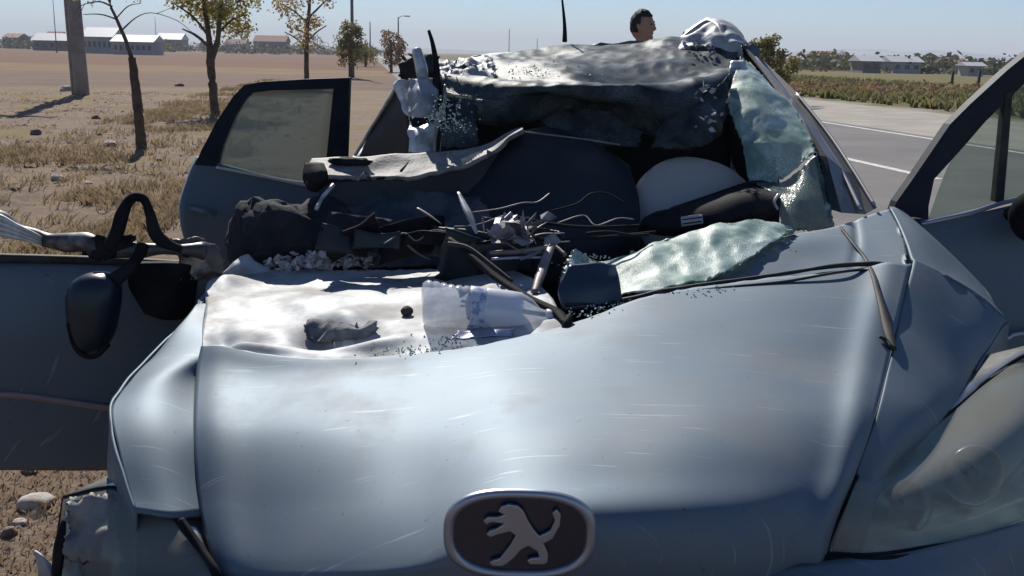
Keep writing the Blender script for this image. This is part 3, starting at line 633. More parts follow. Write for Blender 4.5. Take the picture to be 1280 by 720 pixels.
# --- roof
ROOF = [[(545,90,3.55),(600,74,3.75),(700,62,3.93),(800,55,3.95),(875,50,3.90),(925,64,3.72)],
        [(556,84,4.05),(610,72,4.15),(700,64,4.25),(800,58,4.25),(880,56,4.2),(920,70,4.1)],
        [(580,84,4.8),(630,76,4.9),(700,72,4.9),(800,70,4.9),(860,72,4.9),(898,84,4.8)],
        [(586,100,5.4),(640,92,5.5),(700,88,5.5),(800,88,5.5),(850,92,5.5),(880,104,5.4)]]
sheet('roof', ROOF, paint, car, 70, 50, disp=lambda u, v, p: (1 - v) * (.02 * nz(p, 4, 3) + .012 * ridged(p, 9, 4)), thick=.02)
sheet('rear_window', [[(590,225,5.9),(700,226,5.95),(800,226,5.95),(860,228,5.9)], [(588,100,5.42),(700,90,5.52),(800,90,5.52),(876,106,5.42)]], clear, car, 10, 8, thick=.005)
sheet('tailgate', [[tuple((x, 5.95, .32)) for x in (-.66, .1, .5, .90)], [(-.70, 6.0, .7), (.1, 6.03, .7), (.5, 6.03, .7), (.94, 6.0, .7)], [(-.66, 5.92, 1.0), (.1, 5.95, 1.0), (.5, 5.95, 1.0), (.9, 5.92, 1.0)]][::-1], paint, car, 20, 14, px=False, thick=.03)
for sx, x in ((-1, -.72), (1, .96)):
    rows = [[(x, 4.45, .3), (x, 5.0, .36), (x - sx * .03, 5.9, .34)], [(x + sx * .03, 4.45, .65), (x + sx * .03, 5.0, .66), (x, 5.92, .68)], [(x - sx * .03, 4.45, .95), (x - sx * .03, 5.0, .97), (x - sx * .05, 5.9, .98)]]
    sheet('rear_wing', rows if sx < 0 else rows, paint, car, 30, 16, px=False, thick=.03, hole=lambda u, v: (u - .27) ** 2 * 2.2 + max(0, v - .0) ** 2 * .8 < .045)
sheet('rear_door', [[(.96, 3.75, .3), (.96, 4.44, .3)], [(.99, 3.75, .65), (.99, 4.44, .65)], [(.93, 3.75, .95), (.93, 4.44, .95)]], paint, car, 20, 14, px=False, thick=.04)
tube('roof_rail', [at(940, 66, 3.66), at(905, 70, 4.2), at(880, 76, 4.8), at(868, 105, 5.45)], .03, paint, car, n=8, samples=20)
tube('roof_rail', [at(548, 94, 3.6), at(556, 90, 4.1), at(580, 90, 4.8), at(588, 105, 5.45)], .03, paint, car, n=8, samples=20)
sheet('centre_pillar', [[(.95, 3.70, .32), (.95, 3.95, .32)], [(.94, 3.68, .95), (.94, 4.0, .95)], [(.80, 3.80, 1.38), (.80, 4.0, 1.38)]], black, car, 8, 16, px=False, thick=.06)
sheet('cabin_shade_lining', [[(548,236,3.44),(700,240,3.50),(800,240,3.52),(905,236,3.50)], [(552,170,3.46),(700,165,3.54),(800,165,3.56),(912,150,3.54)], [(556,112,3.60),(700,110,3.74),(800,106,3.78),(910,92,3.66)], [(560,92,3.75),(700,72,4.05),(800,66,4.1),(900,70,3.9)]], darkfab, car, 50, 40, crumple=.02, cscale=5, thick=.01)  # black lining hung low behind the windshield, added to keep the cabin dark
sheet('rear_side_window', [[(.93, 4.0, .95), (.91, 4.5, .97), (.90, 5.3, .98)], [(.80, 4.05, 1.36), (.78, 4.5, 1.36), (.74, 5.2, 1.34)]], glassmat('darkened_side_glass', (.012, .014, .016), .12, rough=.08), car, 12, 8, px=False, thick=.004)  # glass darkened, so the cabin's shade sits in its colour
sheet('cabin_shade_cloth', [[(.86, 3.35, .99), (.88, 3.62, .96), (.88, 3.98, .97)], [(.84, 3.40, 1.12), (.83, 3.65, 1.10), (.83, 3.98, 1.12)], [(.77, 3.62, 1.36), (.78, 3.72, 1.37), (.78, 3.98, 1.37)]], darkfab, car, 24, 18, px=False, crumple=.012, cscale=6, thick=.02)  # dark cloth added to close the bright gap beside the driver
tube('rear_pillar', [Vector((.88, 5.6, .97)), at(868, 105, 5.45)], [.08, .06], paint, car, n=8, samples=6)
tube('rear_pillar', [Vector((-.62, 5.6, .97)), at(588, 105, 5.45)], [.08, .06], paint, car, n=8, samples=6)

# --- the windshield, peeled back and hanging in folds from the roof
WS = [[(556,150,3.20),(640,150,3.22),(720,140,3.26),(800,158,3.22),(866,176,3.16),(914,140,3.22)],
      [(558,122,3.18),(630,128,3.12),(720,124,3.18),(800,138,3.12),(862,146,3.10),(912,116,3.26)],
      [(553,106,3.26),(630,108,3.16),(720,112,3.12),(800,116,3.14),(860,108,3.16),(912,100,3.36)],
      [(549,98,3.36),(620,93,3.36),(700,96,3.22),(760,100,3.22),(855,88,3.40),(916,84,3.50)],
      [(547,94,3.48),(612,80,3.62),(700,78,3.62),(790,74,3.66),(868,64,3.70),(922,72,3.62)],
      [(545,88,3.56),(604,72,3.77),(700,59,3.94),(800,52,3.96),(878,47,3.91),(926,62,3.73)]]
sheet('windshield', WS, wind, car, 150, 110, crumple=.010, cscale=4, fine=.003, fscale=18, jag=.10, jagf=16, sides='b', thick=.003, disp=lambda u, v, p: .016 * math.sin(v * 17 + 4 * nz(p, 1.6, 2)) * min(1, 3 * (1 - v)) + .012 * math.sin(u * 11 + v * 5) * min(1, 2 * (1 - v)))
TAT = [[(552,186,3.06),(570,188,3.05),(600,182,3.06)], [(550,150,3.10),(572,152,3.10),(596,146,3.12)], [(552,112,3.16),(575,118,3.14),(602,118,3.16)]]
sheet('windshield_tatter', TAT, wind, car, 30, 40, crumple=.012, cscale=9, fine=.004, jag=.08, thick=.003)
sheet('windshield_tatter', [[(812,186,3.10),(862,188,3.08),(902,168,3.14)], [(826,150,3.12),(874,152,3.08),(910,132,3.18)], [(846,112,3.20),(880,118,3.16),(912,92,3.30)]], wind, car, 40, 40, crumple=.016, cscale=8, fine=.004, jag=.10, thick=.003)
sheet('windshield_tatter', [[(690,178,3.18),(740,184,3.16),(800,184,3.18)], [(676,158,3.24),(740,160,3.20),(806,164,3.20)], [(668,136,3.24),(740,136,3.20),(800,142,3.18)]], wind, car, 40, 30, crumple=.014, cscale=7, jag=.14, thick=.003)
# torn roof corner on the driver side
sheet('torn_roof_corner', [[(846,66,3.70),(880,58,3.66),(912,66,3.62),(930,72,3.60)], [(852,46,3.78),(876,40,3.72),(904,46,3.66),(928,58,3.62)], [(856,40,3.86),(884,26,3.82),(908,30,3.76),(932,56,3.66)], [(872,38,3.96),(892,24,3.94),(916,32,3.86),(938,58,3.70)]], inner, car, 40, 34, crumple=.012, cscale=12, jag=.05, thick=.006)
tube('torn_roof_edge', [(852,48,3.76),(866,38,3.78),(884,28,3.79),(896,32,3.74),(904,46,3.68),(910,58,3.63)], [.006,.010,.011,.012,.011,.008], fw, car, px=True, n=8, samples=40, wob=.4)
sheet('torn_metal_flag', [[(905,100,3.36),(914,102,3.36),(924,92,3.38)], [(911,92,3.36),(919,92,3.36),(928,84,3.38)], [(913,78,3.40),(922,76,3.40),(930,74,3.42)]], fw, car, 14, 14, crumple=.008, cscale=20, jag=.12, thick=.004)
# green shattered pieces still held at the driver side
sheet('windshield_shard', [[(936,228,2.98),(955,230,2.97),(972,227,2.96),(1000,206,2.96),(1022,190,2.97)], [(926,180,3.08),(946,178,3.05),(966,174,3.04),(992,168,3.06),(1008,160,3.10)], [(909,124,3.22),(930,122,3.19),(950,120,3.19),(972,122,3.24),(986,130,3.28)], [(927,72,3.44),(933,78,3.43),(940,84,3.43),(952,96,3.42),(962,108,3.41)]], green, car, 50, 70, crumple=.007, cscale=6, fine=.002, fscale=24, jag=.06, jagf=18, thick=.004)
dk = glassmat('dark_green_glass', (.03, .065, .06), .35, crack=.4, rough=.3, white=(.2, .3, .28), cs=170, bump=.3, milk=.3)
sheet('windshield_shard', [[(978,292,2.72),(1005,290,2.73),(1044,286,2.76)], [(968,250,2.84),(1000,245,2.84),(1034,240,2.88)], [(940,230,2.96),(980,226,2.95),(1022,192,2.96)]], dk, car, 36, 36, crumple=.010, cscale=8, jag=.05, thick=.004)
# long green piece lying across the cowl
gs = sheet('windshield_shard', [[(697,352,2.44),(735,374,2.34),(785,368,2.31),(845,360,2.32),(905,344,2.38),(950,314,2.50),(972,300,2.58)],
                           [(704,334,2.48),(745,350,2.44),(790,345,2.41),(845,335,2.42),(900,318,2.48),(945,302,2.55),(984,292,2.62)],
                           [(712,318,2.52),(748,332,2.52),(790,322,2.51),(840,306,2.53),(895,292,2.58),(950,285,2.64),(994,290,2.67)],
                           [(718,312,2.54),(752,327,2.55),(795,313,2.56),(838,298,2.60),(900,281,2.66),(952,277,2.70),(990,284,2.71)]], green, car, 90, 40, crumple=.006, cscale=6, fine=.002, fscale=24, jag=.05, jagf=30, thick=.004, disp=lambda u, v, p: .002 * math.sin(u * 40 + 5 * nz(p, 4, 1)))
sheet('torn_cowl_cover', [[(704,388,2.24),(740,384,2.255),(778,374,2.27)], [(698,360,2.26),(738,354,2.27),(774,350,2.29)], [(712,332,2.30),(745,328,2.31),(768,332,2.33)]], M('navy_plastic', (.018, .03, .055), .35, 0, coat=.3), car, 20, 20, crumple=.008, thick=.006)
bits = glassmat('glass_crumbs', (.45, .55, .52), .15, rough=.1)
cb = shreds('glass_crumbs', [(760,385,2.22),(800,379,2.24),(850,368,2.28),(900,362,2.30),(730,394,2.18),(720,330,2.50),(740,322,2.54),(960,300,2.6),(560,425,2.08),(520,438,2.03),(490,440,2.02)], bits, 30, (.03, .012, .003), .0045)

# --- dashboard: pale torn skin on top, dark body below
DS = [[(382,226,2.86),(408,220,2.86),(460,222,2.88),(520,221,2.90),(570,209,2.92),(612,191,2.94),(640,171,2.96),(654,161,2.98)],
      [(380,212,2.92),(410,208,2.93),(460,208,2.95),(520,207,2.97),(575,197,2.99),(612,184,3.0),(638,168,3.01),(653,160,3.02)],
      [(390,199,2.99),(420,197,3.0),(460,195,3.01),(520,192,3.03),(575,187,3.04),(612,177,3.05),(636,166,3.05),(652,160,3.05)]]
dash = sheet('dashboard', [[(395,345,2.80),(500,345,2.84),(640,340,2.86),(740,336,2.88),(800,325,2.92)], [(395,290,2.84),(500,290,2.87),(640,290,2.88),(740,290,2.90),(800,288,2.93)], [(400,250,2.93),(500,248,2.96),(630,225,2.98),(740,224,2.99),(798,246,3.01)], [(404,240,3.02),(520,232,3.06),(648,172,3.05),(735,180,3.05),(790,215,3.09)], [(404,234,3.10),(530,228,3.14),(655,163,3.12),(732,173,3.14),(785,205,3.18)]], dashm, car, 60, 50, crumple=.006, cscale=5, thick=.01)
sheet('dashboard_front', [[(392,318,2.78),(470,318,2.80),(560,316,2.82),(660,316,2.91)], [(394,270,2.85),(470,268,2.88),(560,262,2.93),(660,240,3.01)], [(402,224,2.885),(470,222,2.90),(565,212,2.95),(650,174,3.06)]], dashm, dash, 40, 20, crumple=.006, cscale=7, thick=.006)
sheet('dashboard_skin', DS, dashtop, dash, 70, 20, crumple=.006, cscale=9, jag=.06, jagf=20, sides='b', thick=.012)
sheet('dashboard_end', [[(386,238,2.88),(396,240,2.88),(408,232,2.88)], [(380,222,2.88),(394,222,2.85),(410,218,2.86)], [(381,204,2.92),(392,204,2.90),(405,206,2.90)]], black, dash, 14, 12, crumple=.008, thick=.02)
tube('skin_tear', [(501,214,2.875),(507,207,2.90),(512,200,2.94)], [.004,.003,.001], black, dash, px=True, n=6, samples=8)
tube('dashboard_edge', [(650,164,2.985),(690,169,3.0),(730,174,3.02),(775,181,3.04)], .003, trimbrown, dash, px=True, n=6, samples=30)
v, f = blob_geo(at(438, 202, 2.945), (.055, .02, .012), 3, .3, 6); link('skin_hole', v, f, black, dash)
# torn black airbag and padding on the passenger side
v, f = merge([blob_geo(at(358, 296, 2.80), (.135, .10, .085), 3, .35, 3, 30, 22), blob_geo(at(318, 300, 2.78), (.06, .06, .09), 8, .35, 3), blob_geo(at(405, 285, 2.84), (.08, .08, .07), 5, .3, 3)])
link('burst_airbag', v, f, darkfab, car)
sheet('torn_padding', [[(430,338,2.74),(500,338,2.74),(560,336,2.74),(640,332,2.72)], [(425,290,2.80),(490,285,2.82),(560,290,2.80),(640,300,2.74)], [(415,240,2.92),(480,238,2.92),(540,240,2.92),(600,245,2.86)]], M('torn_dark_padding', (.02, .03, .04), .6, 0, col2=(.06, .07, .08), vscale=10), car, 40, 30, crumple=.025, cscale=7, fine=.006, jag=.05, thick=.01)
tube('dash_bracket', [(395,262,2.76),(404,246,2.80),(417,231,2.84)], .006, fw, car, px=True, n=6, samples=8)
tube('torn_tube', [(330,335,2.66),(318,328,2.67),(322,318,2.68),(338,316,2.69),(350,328,2.69),(346,340,2.68)], .008, darkfab, car, px=True, n=7, samples=24)
# steering wheel, burst airbag dome, instrument cluster
swc = at(868, 276, 3.04); sax = Vector((0.02, -.80, .60)).normalized()
su = sax.cross(Vector((1, 0, 0))).normalized(); sr = su.cross(sax).normalized()
sw = link('steering_wheel', *tube_geo([swc + (sr * math.cos(a) + su * math.sin(a)) * .185 for a in [2 * math.pi * k / 40 for k in range(41)]], .015, n=8), black, car)
V, Fc = [], []
for j in range(13):
    th = math.pi / 2 * j / 12
    for i in range(36):
        a = 2 * math.pi * i / 36; r = .196 * math.cos(th) * (1 + .04 * math.sin(3 * a + 1)); q = swc + sr * r * math.cos(a) + su * r * math.sin(a) * .8 + Vector((0, .02, .125)) * math.sin(th) ** .9
        V.append(q + Vector((0, 0, .006 * nz(q, 9, 3))))
for j in range(12):
    for i in range(36): Fc.append((j * 36 + i, j * 36 + (i + 1) % 36, (j + 1) * 36 + (i + 1) % 36, (j + 1) * 36 + i))
link('airbag', V, Fc, airb, sw)
cl = sheet('instrument_cluster', [[(798,292,2.78),(850,294,2.76),(925,280,2.76),(972,272,2.80)], [(800,280,2.76),(850,284,2.73),(925,270,2.73),(975,256,2.78)], [(806,271,2.80),(860,262,2.78),(925,246,2.78),(974,243,2.82)], [(830,263,2.88),(880,250,2.88),(930,236,2.88),(970,238,2.90)], [(840,260,2.98),(885,246,2.98),(935,230,2.97),(962,232,2.97)]], black, car, 40, 30, crumple=.004, cscale=6, thick=.012)
stk = sheet('sticker', [[(852,283,2.722),(866,281,2.722),(879,279,2.722)], [(851,271,2.735),(865,269,2.735),(878,268,2.735)]], M('grey_label', (.36, .36, .38), .6), cl, 6, 4, thick=.001)
for k, (a, b) in enumerate((((853,274.5),(877,271.5)), ((853,280),(877,276.5)))): tube('print_line', [(a[0], a[1], 2.722), (b[0], b[1], 2.722)], .0018, black, stk, px=True, n=5)
tube('cluster_edge', [(838,262,2.96),(880,248,2.955),(930,231,2.95),(950,228,2.95),(966,232,2.95)], .006, black, cl, px=True, n=7, samples=30)
tube('torn_clip', [(972,262,2.76),(968,252,2.76),(973,243,2.77)], .004, fw, car, px=True, n=6, samples=12)
# bits of trim, wiring, wiper
wa = tube('wiper_arm', [(562,298,2.48),(590,320,2.40),(618,345,2.34),(660,372,2.26),(695,390,2.20),(708,404,2.14)], [.007,.009,.012,.012,.014,.010], black, car, px=True, n=8, samples=40, flat=.6)
tube('wiper_tip', [(712,396,2.15),(708,405,2.13),(704,412,2.12)], [.008,.010,.005], black, wa, px=True, n=7, samples=10)
tube('wiper_blade', [(560,304,2.44),(585,310,2.42),(612,330,2.38),(640,352,2.34)], [.005,.006,.006,.005], rubber, wa, px=True, n=6, samples=20)
tube('cowl_bracket', [(690,306,2.52),(682,325,2.46),(675,345,2.40),(668,366,2.34)], [.010,.012,.012,.009], trimbrown, car, px=True, n=6, samples=16, flat=.5)
tube('cowl_bracket', [(612,316,2.54),(640,315,2.53),(668,312,2.52),(692,307,2.52)], [.006,.007,.007,.006], trimbrown, car, px=True, n=6, samples=16)
tube('torn_strip', [(573,240,2.70),(580,255,2.66),(588,272,2.62),(596,292,2.58)], [.004,.009,.010,.004], fw, car, px=True, n=6, samples=16, flat=.3)
tube('torn_strip', [(522,260,2.66),(535,268,2.64),(552,280,2.62)], [.005,.006,.002], trimbrown, car, px=True, n=6, samples=12, flat=.4)
tube('torn_strip', [(505,302,2.64),(520,315,2.62),(538,325,2.60)], [.004,.006,.002], dashtop, car, px=True, n=6, samples=12, flat=.4)
shreds('broken_trim_bits', [(640,288,2.56),(655,280,2.58),(628,296,2.55),(648,296,2.54)], M('pale_trim', (.28, .26, .27), .5, .1, col2=(.14, .13, .14), vscale=20), 10, (.03, .02, .010), .04, up=.1)
for pts in (((560,300,2.56),(600,304,2.55),(640,296,2.56),(690,300,2.56),(760,296,2.58),(820,290,2.62)), ((733,292,2.56),(760,290,2.56),(790,294,2.56),(812,293,2.57)), ((470,300,2.66),(520,292,2.64),(560,306,2.6),(600,300,2.58)), ((640,270,2.62),(690,280,2.60),(740,284,2.60),(800,282,2.64))):
    tube('loose_wire', list(pts), .004, black, car, px=True, n=6, samples=40)
tube('dash_vent_edge', [(614,324,2.50),(650,322,2.50),(680,322,2.50)], .004, dullsil, car, px=True, n=6, samples=10)

rt = random.Random(41)
frag_m = [black, black, darkfab, M('navy_trim', (.014, .022, .04), .5, 0), trimbrown, dashm, M('grey_trim', (.035, .037, .042), .6, 0), dashm]
for k in range(15):
    px_, py_ = rt.uniform(425, 660), rt.uniform(288, 334); Y_ = 2.80 - (py_ - 240) / 95 * .30 + rt.uniform(-.03, .03)
    if px_ > 690 and py_ > 308: continue
    if px_ < 540: py_ = min(py_, 300)
    Y_ += .05
    c = at(px_, py_, Y_); L_ = rt.uniform(.07, .17) * (.6 if px_ < 540 else 1); a = rt.uniform(-.5, .9); e1 = Vector((math.cos(a), rt.uniform(-.5, .5), math.sin(a) * rt.uniform(.2, 1))) * L_; e2 = Vector((-math.sin(a) * .5, rt.uniform(-.6, .6), math.cos(a))).normalized() * L_ * rt.uniform(.3, .6)
    rows = [[tuple(c + e1 * u_ + e2 * v_ + Vector((0, 0, rt.uniform(-.008, .008)))) for u_ in (-1, -.2, .5, 1)] for v_ in (-1, 0, 1)]
    sheet('trim_fragment', rows, frag_m[k % 8 if k % 3 else rt.randrange(4)], car, 14, 8, px=False, crumple=.010, cscale=9, jag=.05, thick=.006, seed=k)
for k in range(7):
    p0 = Vector((rt.uniform(430, 700), rt.uniform(250, 330), 0)); pts = []; x, y = p0.x, p0.y
    for q in range(5): pts.append((x, y, 2.78 - (y - 240) / 95 * .30 - .03)); x += rt.uniform(8, 34); y = min(334, max(242, y + rt.uniform(-14, 14)))
    tube('loose_wire', pts, rt.choice((.002, .003, .0045)), rt.choice((black, black, trimbrown, dashtop)), car, px=True, n=6, samples=24)

# --- crushed passenger side pillar
pw = fw
tube('torn_pillar', [(521,62,3.30),(526,80,3.28),(530,102,3.26),(534,122,3.24)], [.016,.018,.016,.014], pw, car, px=True, n=10, samples=24, wob=.3)
tube('pillar_rod', [(536,38,3.28),(541,55,3.27),(545,80,3.26),(546,110,3.25),(547,150,3.22)], [.005,.007,.010,.012,.010], black, car, px=True, n=7, samples=24)
sheet('torn_pillar_plate', [[(512,146,3.18),(530,148,3.16),(548,146,3.18)], [(508,122,3.22),(528,126,3.18),(549,120,3.22)], [(512,100,3.28),(532,98,3.25),(546,96,3.28)]], inner, car, 20, 18, crumple=.018, cscale=10, thick=.005)
sheet('torn_pillar_plate', [[(512,192,3.08),(526,192,3.06),(541,190,3.08)], [(510,168,3.12),(524,172,3.09),(544,166,3.12)], [(511,146,3.17),(522,160,3.14),(547,144,3.17)]], pw, car, 20, 18, crumple=.012, cscale=10, jag=.04, thick=.005)
sheet('torn_pillar_gusset', [[(506,142,3.24),(512,146,3.22),(516,143,3.24)], [(496,120,3.30),(505,122,3.28),(513,118,3.30)], [(492,104,3.34),(500,100,3.32),(510,102,3.34)]], pw, car, 14, 14, crumple=.010, cscale=12, thick=.005)
sheet('torn_roof_lining', [[(500,110,3.40),(520,108,3.36),(545,106,3.36)], [(500,92,3.42),(520,88,3.38),(550,92,3.38)], [(506,72,3.46),(522,66,3.42),(548,76,3.42)]], darkfab, car, 24, 20, crumple=.03, cscale=9, jag=.1, thick=.006)
tube('pillar_seal', [(556,106,3.14),(556,128,3.10),(548,152,3.07),(544,172,3.05),(543,190,3.04)], [.004,.006,.006,.005,.005], trimbrown, car, px=True, n=7, samples=30)
tube('pillar_edge', [(495,108,3.36),(480,134,3.40),(463,162,3.45),(444,194,3.50)], .006, fw, car, px=True, n=6, samples=20)
sheet('broken_pillar_skin', [[(448,196,3.48),(475,196,3.42),(512,196,3.30)], [(472,152,3.44),(488,152,3.38),(510,154,3.30)], [(494,110,3.38),(500,114,3.36),(508,124,3.32)]], M('dark_pillar_trim', (.03, .028, .03), .6, 0), car, 16, 16, crumple=.01, thick=.006)
sheet('bent_roof_edge', [[(552,104,3.24),(580,98,3.28),(620,98,3.30)], [(548,94,3.36),(580,86,3.42),(620,84,3.46)], [(545,84,3.5),(580,76,3.6),(615,74,3.66)]], inner, car, 30, 24, crumple=.02, cscale=14, fine=.006, jag=.08, thick=.004, hole=lambda u, v: (u - .45) ** 2 + (v - .4) ** 2 < .02)
shreds('torn_foil', [(592,90,3.34),(606,86,3.36),(570,92,3.32),(880,70,3.6),(872,60,3.64),(890,116,3.12),(886,150,3.06)], inner, 12, (.03, .03, .014), .014)
shreds('glass_crumbs', [(556,130,3.05),(552,146,3.02),(560,152,3.02),(570,160,3.04),(690,96,3.30),(650,94,3.36),(730,100,3.26)], bits, 50, (.03, .02, .016), .005)

# --- seats in the shade of the cabin
for x in (-.22, .60):
    st = link('seat', *merge([box_geo((x, 3.95, .50), (.54, .52, .16), bev=.06), box_geo((x, 4.22, .86), (.54, .17, .68), bev=.06, rx=R(-10))]), darkfab, car)
    box('headrest', (x, 4.33, 1.27), (.28, .11, .18), darkfab, st, bev=.04)
st = link('seat', *merge([box_geo((.12, 4.95, .50), (1.3, .5, .16), bev=.05), box_geo((.12, 5.26, .78), (1.3, .14, .56), bev=.05, rx=R(-12))]), darkfab, car); st['label'] = 'rear bench seat'
# roof aerial
tube('aerial', [(706,52,4.05),(706,40,4.04),(705,22,4.03),(703,2,4.02),(701,-14,4.01)], [.010,.008,.006,.004,.003], black, car, px=True, n=7, samples=12)

# ================================================================ things on and round the car
# clear water bottle lying on the buckled bonnet
b0 = at(527, 379, 2.165); b1 = at(690, 396, 2.20); ax = (b1 - b0).normalized(); L = (b1 - b0).length; r = .050
bot = empty('water_bottle', b0 + ax * L / 2 - Vector((0, 0, r)), 'crushed clear plastic water bottle lying on the bonnet', 'bottle')
plast = glassmat('clear_bottle_plastic', (.70, .72, .76), .52, rough=.10, through=(.96, .97, 1))
prof = [(0, r * .55), (.004, r * .86), (.012, r)]
d = .018
while d < L * .36: prof += [(d, r), (d + .004, r * .94), (d + .009, r)]; d += .016
prof += [(L * .40, r * .97), (L * .42, r * .98), (L * .66, r * .96), (L * .74, r * .88), (L * .83, r * .62), (L * .90, r * .34), (L * .93, r * .30), (L * .96, r * .31)]
v, f = lathe_geo(prof, b0, ax, 36)
v = [p + Vector((nz(p, 16, 2), nz(p, 16, 4), nz(p, 16, 6))) * .007 for p in v]
link('body', v, f, plast, bot)
lab = bpy.data.materials.new('bottle_label'); lab.use_nodes = True
n = lab.node_tree.nodes; l = lab.node_tree.links; tc = n.new('ShaderNodeTexCoord'); q = n.new('ShaderNodeTexNoise'); q.inputs['Scale'].default_value = 70; q.inputs['Detail'].default_value = 2
l.new(tc.outputs['Object'], q.inputs['Vector']); rp = n.new('ShaderNodeMapRange'); rp.inputs[1].default_value = .50; rp.inputs[2].default_value = .60; l.new(q.outputs[0], rp.inputs[0])
x = n.new('ShaderNodeMix'); x.data_type = 'RGBA'; x.inputs[6].default_value = (.58, .61, .67, 1); x.inputs[7].default_value = (.26, .30, .46, 1); l.new(rp.outputs[0], x.inputs[0]); l.new(x.outputs[2], n['Principled BSDF'].inputs['Base Color']); n['Principled BSDF'].inputs['Roughness'].default_value = .35
v, f = lathe_geo([(L * .355, r * 1.0), (L * .36, r * 1.015), (L * .42, r * 1.015), (L * .47, r * 1.0)], b0, ax, 36); link('label', [p + Vector((nz(p, 16, 2), nz(p, 16, 4), nz(p, 16, 6))) * .007 for p in v], f[:-2], lab, bot)
v, f = lathe_geo([(L * .475, r * .995), (L * .48, r * 1.006), (L * .66, r * .97), (L * .74, r * .90), (L * .76, r * .80)], b0, ax, 36); link('shoulder_wrap', [p + Vector((nz(p, 16, 2), nz(p, 16, 4), nz(p, 16, 6))) * .007 for p in v], f[:-2], glassmat('milky_wrap', (.66, .69, .75), .30, rough=.35, through=(.96, .97, 1)), bot)
v, f = lathe_geo([(L * .95, .013), (L * .955, .016), (L * 1.0, .016), (L * 1.005, .013)], b0, ax, 24); link('cap', v, f, M('white_cap', (.7, .7, .7), .4), bot)
k_ = link('rubber_plug', *blob_geo(on(509, 394, [fold], .010), (.0135, .013, .0125), 2, .12, 4, 16, 12), rubber); tag(k_, 'small round black rubber plug lying beside the bottle base', 'plug')
k_ = sheet('paint_fragment', [[(560,424,2.09),(600,421,2.09),(640,419,2.09)], [(572,414,2.12),(605,412,2.12),(646,411,2.11)]], dullsil, None, 18, 8, crumple=.006, cscale=14, jag=.1, thick=.003); tag(k_, 'thin bent metal sliver lying just below the bottle', 'metal scrap')

